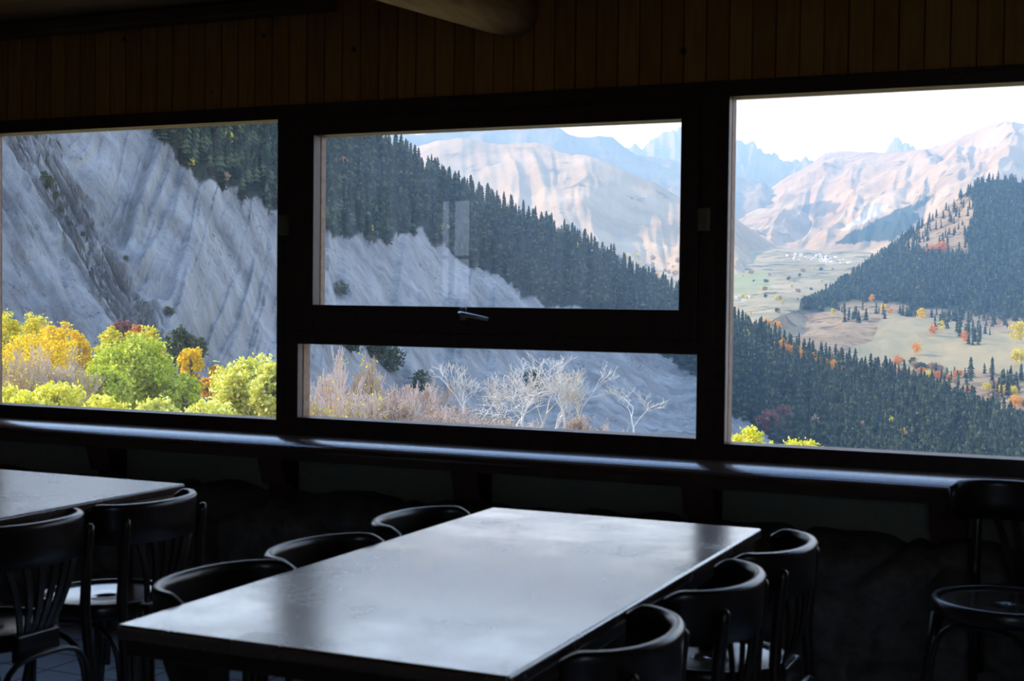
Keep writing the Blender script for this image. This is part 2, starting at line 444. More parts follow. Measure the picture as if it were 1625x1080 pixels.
# right fixed light
w3 = tag(empty('window_3'), 'right fixed window onto the wooded hill and valley', None, None, S)
f = MB(); OUTER = MB(); frame_box(f, -1.402, -1.352, BOT, ZT + .05); frame_box(f, XR, XR + .05, BOT, ZT + .05)
frame_box(f, -1.352, XR, ZT, ZT + .05); frame_box(f, -1.352, XR, BOT, ZB)
f.build('window_frame', M['frame'], w3); OUTER.build('outer_frame', M['lit_outframe'], w3); pane(-1.352, XR, ZB, ZT, w3)
# head board, sill board and the posts under it
tag(MB().box(XL - .1, XR + .1, -.016, .0, ZT + .043, ZT + .058, .002).build('trim_1', M['frame']), None, None, None, S)
sl = MB(); sl.sweep([[Vector((x, y, z)) for y, z in [(-.005, SILL - .05)] + [(-.085 - .13 * math.sin(a_ * math.pi / 20), SILL - .05 + .05 * math.cos(a_ * math.pi / 20)) for a_ in range(10, -1, -1)] + [(-.005, SILL)]] for x in (XL - .1, XR + .1)]); sl.box(XL - .1, XR + .1, -.165, -.14, SILL - .09, SILL - .049, .003)
tag(sl.build('trim_2', M['sill']), 'long varnished window sill board', None, None, S)
for i, xc in enumerate((-4.125, -3.227, -2.34, -1.416, -.56, .3)):
    m_ = MB(); w_ = .057
    rings = []
    for z, dpt in ((SILL - .09, -.135), (SILL - .2, -.10), (.62, -.055), (.50, -.04)):
        rings.append([Vector((xc - w_, 0, z)), Vector((xc - w_, dpt, z)), Vector((xc + w_, dpt, z)), Vector((xc + w_, 0, z))])
    m_.sweep(rings)
    tag(m_.build('trim_%d' % (3 + i), M['stud']), None, None, None, S)
# stone plinth: irregular rounded stones with a ledge on top
def stone_wall():
    x0, x1, nx, nz = XL - .1, XR + .1, 420, 64
    pts, F = [], []
    prof = [(-.225, z) for z in np.linspace(0, .50, 44)] + [(-.225 + .225 * t, .50 + .05 * math.sin(min(1, t * 2) * math.pi / 2)) for t in np.linspace(.08, 1, 20)]
    for i in range(nx + 1):
        x = x0 + (x1 - x0) * i / nx
        for (y, z) in prof:
            q = Vector((x * 2.6, 0, z * 4.2 + .25 * noise.noise(Vector((x * 1.5, 3, z)))))
            dists, _ = noise.voronoi(q)
            g = max(0, min(1, (dists[1] - dists[0]) * 3.2))
            b_ = (1 - (1 - g) ** 2) * .055 + .012 * noise.fractal(Vector((x * 9, y * 9, z * 9)), 1, 2, 4)
            top = max(0, (z - .47) / .08)
            yy = y - b_ * (1 - .8 * min(1, top)); zz = z + (b_ * .55 + .03 * noise.noise(Vector((x * 2.1, 9, 0)))) * min(1, top)
            if y > -.01: yy = y
            pts.append((x, yy, zz))
    m_ = len(prof)
    for i in range(nx):
        for j in range(m_ - 1):
            a = i * m_ + j; F.append((a, a + m_, a + m_ + 1, a + 1))
    me = np_mesh('stone_plinth', pts, F)
    return tag(link_mesh('wall_front_plinth', me, M['stone'], None, True), 'rough stone plinth under the windows', None, None, S)
stone_wall()

# round log beam under the ceiling
def log_beam():
    e0 = Vector((-2.19, .0, 2.468)); d = Vector((-.172, -.985, .0)).normalized()
    n, L = 40, 5.8
    rings = []
    ax = d; u = Vector((0, 0, 1)); w = ax.cross(u).normalized()
    for i in range(n + 1):
        t = i / n; p = e0 + ax * (L * t); r0 = .100 + .022 * t
        if i == 0: r0 *= .90
        ring = []
        for k in range(28):
            a = 2 * math.pi * k / 28
            r = r0 * (1 + .05 * noise.noise(Vector((math.cos(a) * 1.3, math.sin(a) * 1.3, t * 5))))
            ring.append(p + r * (math.cos(a) * u + math.sin(a) * w))
        rings.append(ring)
    o = MB().sweep(rings).build('log_beam', M['log'], None, True)
    tag(o, 'round pale log beam running under the ceiling to the plank wall', 'beam', None, S)
log_beam()
# dark squared wall plate where the ceiling meets the planks, left part
tag(MB().box(RX0, -3.0, -.10, 0, CZ - .06, CZ, .01).build('trim_9', M['ceil']), None, None, None, S)

# ================================================================== TABLES
def make_table(x0, x1, y0, y1, label, topmat='table', apmat='chair'):
    cx, cy = (x0 + x1) / 2, (y0 + y1) / 2
    t = tag(empty('dining_table', (cx, cy, 0)), label, 'table', 'long dining tables by the windows')
    hw, hl = (x1 - x0) / 2, (y1 - y0) / 2
    top = MB().box(-hw, hw, -hl, hl, .722, .75, .007, 3).build('tabletop', M[topmat], t)
    a = MB(); i_ = .014; th = .022
    a.box(-hw + i_, hw - i_, -hl + i_, -hl + i_ + th, .69, .724, .003); a.box(-hw + i_, hw - i_, hl - i_ - th, hl - i_, .69, .724, .003)
    a.box(-hw + i_, -hw + i_ + th, -hl + i_ + th, hl - i_ - th, .69, .724, .003); a.box(hw - i_ - th, hw - i_, -hl + i_ + th, hl - i_ - th, .69, .724, .003)
    a.build('apron', M[apmat], t)
    for sx in (-1, 1):
        for sy in (-1, 1):
            m_ = MB(); px_, py_ = sx * (hw - .09), sy * (hl - .16)
            rings = []
            for z, r in ((0, .021), (.05, .023), (.60, .033), (.722, .034)):
                rings.append([Vector((px_ + q[0] * r, py_ + q[1] * r, z)) for q in ((-1, -1), (1, -1), (1, 1), (-1, 1))])
            m_.sweep(rings).build('leg', M['chair'], t)
    return t
make_table(-1.742, -.926, -2.835, -1.156, 'long dark wooden dining table in the middle, its whole top shining')
make_table(-3.672, -2.852, -2.86, -1.172, 'long dining table at the left edge with lit brown side', 'table2', 'apron')

# ================================================================== CHAIRS
def rail_curve(s, a=.205, depth=.155, yb=-.245):
    th = s * math.pi / 2 * .97
    c = max(0.0, math.cos(th))
    return Vector((a * math.copysign(abs(math.sin(th)) ** .92, s), yb + depth * (1 - c ** .85), 0))
def make_chair():
    t = empty('bistro_chair')
    # seat: shallow dished round panel in a bent ring
    st = MB().lathe([(.0005, .447), (.0005, .452), (.06, .4525), (.12, .455), (.165, .460), (.178, .4605), (.178, .440), (.10, .438)], 44, 1.0, .98).build('seat', M['seat'], t, True)
    MB().lathe([(.179, .425), (.179, .464), (.184, .469), (.196, .469), (.202, .462), (.203, .440), (.199, .425)], 44, 1.0, .98).build('seat_ring', M['chair'], st, True)
    # curved rail
    rings = []; ns = 36
    for i in range(ns + 1):
        s_ = -1 + 2 * i / ns
        p = rail_curve(s_); q = rail_curve(min(1, s_ + .02)) - rail_curve(max(-1, s_ - .02))
        tan = q.normalized(); nrm = Vector((tan.y, -tan.x, 0))      # outwards
        if nrm.dot(Vector((p.x, p.y + .09, 0))) < 0: nrm = -nrm
        drop = .018 * max(0, (abs(s_) - .86) / .14) ** 1.5
        zt_ = .768 - drop; zb_ = .652 + drop * .9
        prof = [(-.007, zb_), (.008, zb_), (.010, zb_ + .05), (.012, zt_ - .020), (.015, zt_ - .008), (.009, zt_), (-.004, zt_ + .001), (-.011, zt_ - .005), (-.011, zt_ - .018), (-.008, zb_ + .05)]
        rings.append([p + nrm * o_ + Vector((0, 0, z_)) for o_, z_ in prof])
    MB().sweep(rings).build('back_rail', M['chair'], t, True)
    for sx in (-1, 1):
        MB().tube([(sx * .198, -.262, 0), (sx * .188, -.236, .2), (sx * .178, -.212, .42), (sx * .176, -.205, .50), (sx * .175, -.212, .62), (sx * .176, -.222, .71), (sx * .177, -.224, .727), (sx * .177, -.225, .733)], [.0125, .014, .0155, .0155, .0145, .0135, .011, .005], 12).build('rear_leg', M['chair'], t, True)
        MB().tube([(sx * .185, .195, 0), (sx * .172, .172, .15), (sx * .150, .140, .34), (sx * .142, .128, .43)], [.0115, .0135, .016, .017], 12).build('front_leg', M['chair'], t, True)
    # fan of slats
    for k in range(6):
        s0 = -1 + 2 * k / 5
        xb, xt = s0 * .052, s0 * .125
        rp = [rail_curve(s0 * .42)]
        rings = []
        for j in range(7):
            u = j / 6
            x = xb + (xt - xb) * u; y = -.196 + (rail_curve(math.asin(min(1, abs(xt) / .205)) / (math.pi / 2) * (1 if xt > 0 else -1)).y + .0 + .196) * u - .012 * math.sin(u * math.pi)
            z = .462 + (.672 - .462) * u
            hw = .0085 + .003 * u
            rings.append([Vector((x - hw, y - .004, z)), Vector((x + hw, y - .004, z)), Vector((x + hw, y + .004, z)), Vector((x - hw, y + .004, z))])
        MB().sweep(rings).build('back_slat', M['chair'], t)
    MB().box(-.075, .075, -.212, -.186, .395, .468, .004).build('slat_block', M['chair'], t)
    # bentwood braces: inverted U between neighbouring legs
    def arc(p, q, z0, zt_):
        pts = []; p, q = Vector(p), Vector(q)
        for j in range(15):
            a = math.pi * j / 14
            w = .5 - .5 * math.copysign(abs(math.cos(a)) ** .55, math.cos(a))
            b = p.lerp(q, .06 + .88 * w); pts.append((b.x, b.y, z0 + (zt_ - z0) * math.sin(a) ** .6))
        return MB().tube(pts, .0085, 8)
    arc((-.188, -.235, 0), (.188, -.235, 0), .19, .415).build('brace', M['chair'], t, True)
    arc((-.165, .162, 0), (.165, .162, 0), .19, .415).build('brace', M['chair'], t, True)
    for sx in (-1, 1):
        arc((sx * .182, -.228, 0), (sx * .163, .158, 0), .19, .415).build('brace', M['chair'], t, True)
    return t
chair0 = make_chair()
G = 'dark bentwood bistro chairs'
chairs = [   # x, y of the seat centre, facing (deg, 0 = +Y), scale, label
    (-1.638, -2.43, -90, 1, 'bistro chair nearest the viewer on the left side of the middle table'),
    (-1.640, -2.02, -90, 1, 'second of the three bistro chairs along the left side of the middle table'),
    (-1.650, -1.50, -90, 1, 'bistro chair nearest the windows on the left side of the middle table'),
    (-1.005, -2.50, 93, 1, 'bistro chair in front at the bottom edge, right side of the middle table'),
    (-.992, -1.935, 91, 1, 'second of the three bistro chairs along the right side of the middle table'),
    (-.980, -1.445, 90, 1, 'bistro chair nearest the windows on the right side of the middle table'),
    (-2.840, -1.57, 90, 1, 'bistro chair whose seat gleams, at the far right corner of the left table'),
    (-2.870, -2.04, 88, 1, 'bistro chair with fanned slats cut by the left edge, at the left table'),
    (-3.690, -1.52, -90, 1, 'bistro chair half hidden on the far side of the left table'),
    (-.334, -.575, 163, 1.07, 'dim bistro chair alone at the right edge, its back to the window wall'),
]
for i, (x, y, a, sc, lab) in enumerate(chairs):
    c = chair0 if i == 0 else copy_tree(chair0)
    c.location = (x, y, 0); c.rotation_euler = (0, 0, math.radians(a)); c.scale = (sc, sc, sc)
    tag(c, lab, 'chair', G)

# ================================================================== OUTDOORS: land
def loft(name, lines, px0, px1, nu, nt, fn=None, back=.0, jag=0.0, jagf=.05, subt=None):
    """terrain sheet through bearing lines [(px,py,distance)...] from foot to crest; fn(P,t,px)->(dz, dd) relief"""
    ts = np.linspace(0, 1, nt)
    grid = np.zeros((nu + 1, nt + (4 if back else 0), 3)); PX = np.linspace(px0, px1, nu + 1)
    nl = len(lines) - 1
    for i, px in enumerate(PX):
        ctl = []
        for li, L in enumerate(lines):
            py, ds = lerp_line(L, px)
            if li == nl and jag: py += jag * noise.fractal(Vector((px * jagf, 5.5, li)), 1.0, 2.0, 4)
            p = bearing_point(px, py, ds); ctl.append((ds, p.z))
        dirv = ray(px, 500); dirv = Vector((dirv.x, dirv.y)).normalized()
        for j, t in enumerate(ts):
            s = t * nl; k = min(int(s), nl - 1); u = s - k
            p0 = ctl[max(k - 1, 0)]; p1 = ctl[k]; p2 = ctl[k + 1]; p3 = ctl[min(k + 2, nl)]
            ds = p1[0] + (p2[0] - p1[0]) * u
            m1 = (p2[1] - p0[1]) * .5 if k > 0 else (p2[1] - p1[1]); m2 = (p3[1] - p1[1]) * .5 if k < nl - 1 else (p2[1] - p1[1])
            z = (2 * u**3 - 3 * u**2 + 1) * p1[1] + (u**3 - 2 * u**2 + u) * m1 + (-2 * u**3 + 3 * u**2) * p2[1] + (u**3 - u**2) * m2
            dd = 0
            if fn:
                dz, dd = fn(Vector((EYE.x + dirv.x * ds, EYE.y + dirv.y * ds, z)), t, px); z += dz
            grid[i, j] = (EYE.x + dirv.x * (ds + dd), EYE.y + dirv.y * (ds + dd), z)
        if back:
            c = grid[i, nt - 1]
            for q in range(4):
                kx = (q + 1) * back / 4
                grid[i, nt + q] = (c[0] + dirv.x * kx, c[1] + dirv.y * kx, c[2] - kx * (.25 + .12 * q))
    n2 = grid.shape[1]
    F = []
    for i in range(nu):
        for j in range(n2 - 1):
            a = i * n2 + j; F.append((a, a + n2, a + n2 + 1, a + 1))
    me = np_mesh(name, grid.reshape(-1, 3), F)
    return me, grid, PX
def sheet_at(grid, PX, nt, px, t):
    fi = (px - PX[0]) / (PX[-1] - PX[0]) * (len(PX) - 1); i = min(max(int(fi), 0), len(PX) - 2); u = fi - i
    fj = t * (nt - 1); j = min(int(fj), nt - 2); v = fj - j
    g = grid
    return (g[i, j] * (1 - u) + g[i + 1, j] * u) * (1 - v) + (g[i, j + 1] * (1 - u) + g[i + 1, j + 1] * u) * v
def mask_attr(me, name, vals):
    a = me.attributes.new(name, 'FLOAT', 'POINT'); a.data.foreach_set('value', np.asarray(vals, np.float32))
def fr(x, y, z=0, o=4): return noise.fractal(Vector((x, y, z)), 1.0, 2.0, o)
def rg(x, y, z=0, o=4): return noise.ridged_multi_fractal(Vector((x, y, z)), 1.0, 2.0, o, 1.0, 2.0)

def land_mat(name, stops, scale, detail=8, attr=None, bump=0.0, bdist=1.0, spots=None, rough=.6):
    """mineral/grass colours by noise; optional named mask mixes in a second ground cover"""
    m, n, l, out = new_mat(name)
    b = n.new('ShaderNodeBsdfDiffuse')
    t = noise_tex(n, l, scale, detail, rough=rough)
    r = ramp(n, stops); l.new(t.outputs['Fac'], r.inputs['Fac']); col = r.outputs['Color']
    if spots:
        sc_, lo, hi, c_ = spots
        t2 = noise_tex(n, l, sc_, 5, rough=.7)
        mr = n.new('ShaderNodeMapRange'); mr.inputs[1].default_value = lo; mr.inputs[2].default_value = hi; l.new(t2.outputs['Fac'], mr.inputs[0])
        mx = n.new('ShaderNodeMix'); mx.data_type = 'RGBA'; l.new(mr.outputs[0], mx.inputs['Factor']); l.new(col, mx.inputs[6]); mx.inputs[7].default_value = (*c_, 1)
        col = mx.outputs[2]
    for an, c_ in (attr or []):
        at = n.new('ShaderNodeAttribute'); at.attribute_name = an
        mx = n.new('ShaderNodeMix'); mx.data_type = 'RGBA'; l.new(at.outputs['Fac'], mx.inputs['Factor'])
        l.new(col, mx.inputs[6]); mx.inputs[7].default_value = (*c_, 1); col = mx.outputs[2]
    l.new(col, b.inputs['Color'])
    if bump:
        bp = n.new('ShaderNodeBump'); bp.inputs['Strength'].default_value = bump; bp.inputs['Distance'].default_value = bdist
        l.new(t.outputs['Fac'], bp.inputs['Height']); l.new(bp.outputs[0], b.inputs['Normal'])
    l.new(b.outputs[0], out.inputs[0])
    return m

# --- near slope falling away below the house (its own trees stand on it)
def near_z(x, y):
    r = math.hypot(x, y + CD); b = math.degrees(math.atan2(-x, max(y, 0) + CD))
    c = float(np.interp(b, [-20, 0, 8, 24, 44, 60], [.126, .126, .123, .106, .094, .090]))
    z = .2 - c * r if r < 96 else .2 - c * 96 - (r - 96) * .36
    return min(z, -.6) + .35 * fr(x * .05, y * .05, 2) * min(1, max(0, y) / 12)
V, F = [], []
nx, ny = 110, 90
for i in range(nx + 1):
    for j in range(ny + 1):
        x = -190 + 270 * i / nx; y = .5 + 229 * (j / ny) ** 1.5; V.append((x, y, near_z(x, y)))
for i in range(nx):
    for j in range(ny):
        a = i * (ny + 1) + j; F.append((a, a + ny + 1, a + ny + 2, a + 1))
M['grass'] = land_mat('slope_grass', [(.3, (.16, .13, .05)), (.7, (.30, .25, .10))], .25)
tag(link_mesh('near_slope', np_mesh('near_slope', V, F), M['grass'], None, True), 'grassy slope falling away below the windows', None, None, S)
# yard behind the house, seen only through the rear window
V = [(-60, -60, -1.2), (40, -60, -1.2), (40, .6, -1.2), (-60, .6, -1.2)]
tag(link_mesh('rear_yard', np_mesh('rear_yard', V, [(0, 1, 2, 3)]), M['grass']), None, None, None, S)

# --- eroded grey ridge with forest above
A_RIDGE = [(-160, 40, 330), (0, 90, 360), (150, 120, 390), (300, 150, 440), (400, 178, 520), (500, 214, 640), (560, 226, 730), (610, 236, 790), (650, 258, 830), (700, 288, 880), (770, 322, 930), (850, 356, 980), (930, 392, 1010), (1010, 436, 1020), (1080, 474, 1010), (1163, 512, 960), (1230, 545, 900), (1310, 578, 840), (1370, 594, 800), (1440, 612, 770), (1500, 634, 740), (1560, 660, 710), (1625, 688, 690), (1700, 715, 670)]
A_FOREST = [(-160, -200), (180, 100), (235, 190), (290, 265), (350, 292), (440, 334), (505, 362), (560, 378), (615, 384), (650, 366), (690, 378), (720, 404), (800, 448), (860, 480), (960, 500), (1030, 552), (1107, 592), (1163, 655), (1215, 690), (1250, 716), (1300, 760), (1700, 800)]
A_BASE = [(-160, 780, 235), (300, 780, 250), (600, 790, 330), (800, 800, 400), (1080, 800, 440), (1300, 800, 440), (1700, 800, 440)]
A_MID = [(-160, 430, 285), (0, 440, 300), (300, 480, 325), (500, 500, 430), (700, 540, 560), (850, 570, 640), (1080, 630, 690), (1300, 690, 640), (1700, 745, 580)]
def rel_a(P, t, px):
    env = math.sin(math.pi * min(1, max(0, t))) ** .6
    # fall-line gullies: leaning towards the long ravine on either side of it
    wob = 14 * fr(px * .012, t * 3.0, 1.7, 3)
    c = 55 + (.78 - t) * 470 + wob
    k_ = 1 / (1 + math.exp(-(px - c) / 14.0)); far_ = min(1, max(0, (px - 380) / 160))
    lean = (1 - k_) * -420 + k_ * (1 - far_) * 210 + far_ * 50
    s = (px - lean * t + wob) / 100.0
    g1 = rg(s * 1.25, t * .7 + k_ * 7, 3.1, 4) - 1.0
    g2 = rg(s * 4.2, t * 1.6, 8.1, 4) - 1.0
    fo = fr(P.x * .05, P.y * .05, P.z * .05, 5)
    rav = -math.exp(-((px - c) / 17.0) ** 2) if px < 520 else 0
    k = .55 + .65 * P.y / 500.0
    g2 *= 1 - .65 * far_
    return env * (2.2 * g1 + 1.3 * g2 + 2.0 * fo + 1.8 * rav) * k, -env * (4.6 * g1 + 2.2 * g2 + 2.8 * fo + 3.6 * rav) * k
meA, gA, pxA = loft('eroded_ridge', [A_BASE, A_MID, A_RIDGE], -150, 1690, 620, 170, rel_a, back=160, jag=3, jagf=.03)
NT_A = 170
fm_, sh_ = [], []
for v in gA.reshape(-1, 3):
    px, py = project(v); lim = lerp_line(A_FOREST, px)[0]
    q = lim - py + 18 * fr(px * .05, py * .03, 4, 5)
    fm_.append(min(1, max(0, q / 3 + .4)))
mask_attr(meA, 'forest', fm_)
def cliff_mat():
    m, n, l, out = new_mat('eroded_cliff')
    b = n.new('ShaderNodeBsdfDiffuse')
    t = noise_tex(n, l, .05, 10, (1, 1, .4), rough=.72)
    r = ramp(n, [(.30, (.165, .158, .148)), (.5, (.36, .346, .32)), (.70, (.56, .537, .495))]); l.new(t.outputs['Fac'], r.inputs['Fac'])
    t2 = noise_tex(n, l, .5, 6, rough=.75)
    mr = n.new('ShaderNodeMapRange'); mr.inputs[1].default_value = .56; mr.inputs[2].default_value = .64; l.new(t2.outputs['Fac'], mr.inputs[0])
    big = noise_tex(n, l, .022, 4); mb = n.new('ShaderNodeMapRange'); mb.inputs[1].default_value = .45; mb.inputs[2].default_value = .62; l.new(big.outputs['Fac'], mb.inputs[0])
    mm = n.new('ShaderNodeMath'); mm.operation = 'MULTIPLY'; l.new(mr.outputs[0], mm.inputs[0]); l.new(mb.outputs[0], mm.inputs[1])
    mx = n.new('ShaderNodeMix'); mx.data_type = 'RGBA'; l.new(mm.outputs[0], mx.inputs['Factor']); l.new(r.outputs['Color'], mx.inputs[6]); mx.inputs[7].default_value = (.07, .075, .06, 1)
    at = n.new('ShaderNodeAttribute'); at.attribute_name = 'forest'
    m2 = n.new('ShaderNodeMix'); m2.data_type = 'RGBA'; l.new(at.outputs['Fac'], m2.inputs['Factor']); l.new(mx.outputs[2], m2.inputs[6]); m2.inputs[7].default_value = (.045, .055, .04, 1)
    l.new(m2.outputs[2], b.inputs['Color'])
    fine = noise_tex(n, l, .22, 8, (1, 1, .4), rough=.7)
    bp = n.new('ShaderNodeBump'); bp.inputs['Strength'].default_value = 1.0; bp.inputs['Distance'].default_value = 4.0
    l.new(fine.outputs['Fac'], bp.inputs['Height']); l.new(bp.outputs[0], b.inputs['Normal'])
    l.new(b.outputs[0], out.inputs[0])
    return m
M['cliff'] = cliff_mat()
tag(link_mesh('eroded_ridge', meA, M['cliff'], None, True), 'steep grey eroded ridge in shade with dark forest along its crest', None, None, S)

# --- wooded hill at the right with its meadow shelf
I_RIDGE = [(1080, 590, 820), (1140, 560, 900), (1200, 522, 1050), (1240, 500, 1250), (1290, 484, 1550), (1350, 440, 1800), (1420, 390, 1900), (1470, 350, 1950), (1510, 320, 2000), (1545, 293, 2000), (1575, 285, 2000), (1600, 286, 2000), (1640, 298, 1950), (1720, 330, 1900)]
I_UP = [(1080, 600, 800), (1200, 545, 980), (1290, 505, 1380), (1350, 490, 1450), (1450, 478, 1480), (1530, 478, 1480), (1600, 492, 1420), (1720, 500, 1350)]
I_MID = [(1080, 640, 760), (1250, 560, 950), (1400, 555, 1080), (1500, 560, 1080), (1625, 565, 1030), (1720, 570, 1000)]
I_BASE = [(1080, 760, 600), (1720, 760, 560)]
def rel_i(P, t, px):
    env = min(1, max(0, (1 - t) * 6)) * min(1, t * 6)
    return env * (7 * fr(P.x * .006, P.y * .006, 1, 5) + 2.2 * fr(P.x * .03, P.y * .03, 2, 4)), 0
meI, gI, pxI = loft('wooded_hill', [I_BASE, I_MID, I_UP, I_RIDGE], 1085, 1715, 220, 120, rel_i, back=500)
NT_I = 120
def poly_in(poly, x, y):
    c = False
    for (x0, y0), (x1, y1) in zip(poly, poly[1:] + poly[:1]):
        if (y0 > y) != (y1 > y) and x < (x1 - x0) * (y - y0) / (y1 - y0) + x0: c = not c
    return c
ROCKY = [(1432, 392), (1470, 352), (1512, 318), (1540, 312), (1548, 340), (1530, 372), (1540, 410), (1500, 408), (1470, 400)]
MEADOW = [(1500, 505), (1400, 500), (1385, 540), (1330, 560), (1390, 580), (1460, 590), (1640, 590), (1640, 540), (1560, 520)]
ma, mb_ = [], []
for v in gI.reshape(-1, 3):
    px, py = project(v)
    up = lerp_line([(1290, 495), (1350, 478), (1420, 482), (1500, 492), (1560, 500), (1720, 520)], px)[0]
    ma.append(0 if poly_in(ROCKY, px, py) else min(1, max(0, (up - py) / 10 + .5)))
    mb_.append(1.0 if poly_in(MEADOW, px, py) else 0)
mask_attr(meI, 'forest', ma); mask_attr(meI, 'meadow', mb_)
M['hill'] = land_mat('hill_ground', [(.3, (.22, .155, .09)), (.5, (.33, .245, .15)), (.7, (.43, .33, .21))], .012, 10, [('meadow', (.34, .285, .16)), ('forest', (.05, .06, .035))], .8, 6, (.05, .52, .60, (.15, .115, .07)), .7)
tag(link_mesh('wooded_hill', meI, M['hill'], None, True), 'sunlit hill with conifer forest over a tan meadow shelf', None, None, S)

# --- valley floor running up towards the village
G_FAR = [(980, 404, 3900), (1163, 404, 3800), (1240, 396, 3900), (1300, 398, 3900), (1400, 400, 3700), (1500, 410, 3300)]
G_MID = [(980, 458, 2300), (1163, 452, 2300), (1220, 446, 2400), (1300, 440, 2500), (1500, 440, 2500)]
G_NEAR = [(980, 560, 1050), (1163, 545, 1050), (1240, 520, 1200), (1320, 505, 1500), (1500, 505, 1500)]
def rel_g(P, t, px):
    return 9 * fr(P.x * .004, P.y * .004, 5, 5) * min(1, t * 5), 0
meG, gG, pxG = loft('valley_floor', [G_NEAR, G_MID, G_FAR], 985, 1495, 130, 90, rel_g)
NT_G = 90
GREENS = [[(1150, 432), (1210, 430), (1228, 446), (1215, 462), (1150, 470)], [(1250, 374), (1300, 372), (1290, 384), (1255, 386)]]
mask_attr(meG, 'meadow', [.8 if any(poly_in(g, *[q + 10 * fr(q * .06, v[0] * .01, i_, 3) for i_, q in enumerate(project(v))]) for g in GREENS) else 0 for v in gG.reshape(-1, 3)])
M['valley'] = land_mat('valley_ground', [(.3, (.16, .16, .10)), (.5, (.36, .31, .19)), (.7, (.50, .43, .28))], .006, 10, [('meadow', (.30, .33, .16))], .6, 6, (.02, .52, .6, (.10, .11, .07)), .7)
tag(link_mesh('valley_floor', meG, M['valley'], None, True), 'pale valley floor with green meadows', None, None, S)

# --- rounded tan mountain in the middle
C_RIDGE = [(420, 290, 4900), (560, 268, 4800), (640, 238, 4600), (690, 223, 4500), (730, 219, 4400), (790, 228, 4350), (850, 226, 4300), (872, 232, 4250), (885, 242, 4150), (905, 244, 4100), (935, 248, 4000), (980, 268, 3950), (1040, 292, 3950), (1083, 318, 4000), (1163, 344, 4150), (1210, 378, 4250), (1260, 412, 4350), (1300, 432, 4400), (1360, 470, 4400)]
C_MID = [(420, 360, 3900), (640, 350, 3800), (800, 345, 3600), (900, 345, 3350), (1000, 375, 3250), (1083, 405, 3250), (1163, 415, 3300), (1300, 445, 3500), (1360, 475, 3500)]
C_BASE = [(420, 480, 2700), (900, 470, 2500), (1083, 462, 2350), (1163, 458, 2350), (1250, 455, 2600), (1360, 480, 2700)]
def rel_c(P, t, px):
    env = min(1, (1 - t) * 5) * min(1, t * 5)
    g = rg(px * .010 + .45 * t + .35 * fr(px * .008, t * 1.5, 3), t * .55, 6.2, 4) - 1.0
    g2 = rg(px * .045 + 1.2 * t, t * 1.6, 2.2, 3) - 1.0
    return env * (24 * g + 6 * g2 + 14 * fr(P.x * .004, P.y * .004, 9, 5)), -env * 30 * g
meC, gC, pxC = loft('tan_mountain', [C_BASE, C_MID, C_RIDGE], 430, 1350, 330, 130, rel_c, back=700, jag=2)
M['tan'] = land_mat('dry_grass_mountain', [(.3, (.30, .22, .13)), (.55, (.46, .35, .22)), (.75, (.56, .45, .31))], .004, 10, None, .9, 18, (.012, .60, .68, (.20, .16, .11)), .65)
tag(link_mesh('tan_mountain', meC, M['tan'], None, True), 'rounded tan grass mountain with dark gullies', None, None, S)

# --- long blue mountain behind it
D_RIDGE = [(380, 225, 6200), (600, 216, 6800), (700, 210, 7200), (780, 206, 7500), (860, 203, 7800), (885, 204, 7900), (900, 214, 8000), (930, 218, 8100), (950, 215, 8200), (968, 218, 8400), (985, 232, 8600), (1005, 244, 8800), (1060, 252, 9200), (1163, 282, 9600), (1200, 286, 9700), (1225, 296, 9800), (1250, 316, 9800), (1300, 345, 9800)]
D_BASE = [(380, 420, 5200), (800, 400, 5600), (1083, 370, 6200), (1163, 350, 6500), (1300, 350, 7000)]
def rel_d(P, t, px):
    env = min(1, (1 - t) * 5) * min(1, t * 5)
    return env * (60 * (rg(px * .012, t * .7, 1, 5) - 1) + 30 * fr(P.x * .002, P.y * .002, 1, 5)), 0
meD, gD, pxD = loft('blue_mountain', [D_BASE, D_RIDGE], 390, 1290, 260, 70, rel_d, back=900, jag=2)
M['far'] = land_mat('far_rock_and_grass', [(.3, (.16, .14, .12)), (.55, (.26, .22, .17)), (.75, (.36, .31, .25))], .0022, 9, None, 1, 40)
tag(link_mesh('blue_mountain', meD, M['far'], None, True), 'long blue shaded mountain behind the tan one', None, None, S)

# --- jagged peaks far off
E_RIDGE = [(880, 300, 12500), (975, 245, 12500), (992, 236, 12500), (1004, 228, 12500), (1015, 237, 12500), (1030, 222, 12500), (1045, 212, 12500), (1060, 207, 12500), (1075, 204, 12500), (1100, 205, 12500), (1130, 210, 12500), (1163, 221, 12500), (1180, 224, 12500), (1195, 230, 12500), (1206, 242, 12500), (1225, 246, 12500), (1240, 258, 12500), (1258, 256, 12500), (1275, 251, 12500), (1290, 258, 12500), (1330, 275, 12500), (1380, 262, 12500), (1398, 240, 12500), (1408, 228, 12500), (1420, 217, 12500), (1430, 226, 12500), (1443, 236, 12500), (1460, 242, 12500), (1475, 230, 12500), (1490, 232, 12500), (1520, 260, 12500), (1620, 300, 12500)]
E_BASE = [(880, 400, 10500), (1620, 400, 10500)]
def rel_e(P, t, px):
    env = min(1, (1 - t) * 8) * min(1, t * 5)
    return env * (130 * (rg(px * .03, t * 1.2, 4, 5) - 1) + 50 * fr(P.x * .002, P.y * .002, 4, 5)), 0
meE, gE, pxE = loft('jagged_peaks', [E_BASE, E_RIDGE], 890, 1610, 360, 60, rel_e, back=1000, jag=7, jagf=.12)
tag(link_mesh('jagged_peaks', meE, M['far'], None, False), 'far jagged blue rock peaks on the skyline', None, None, S)

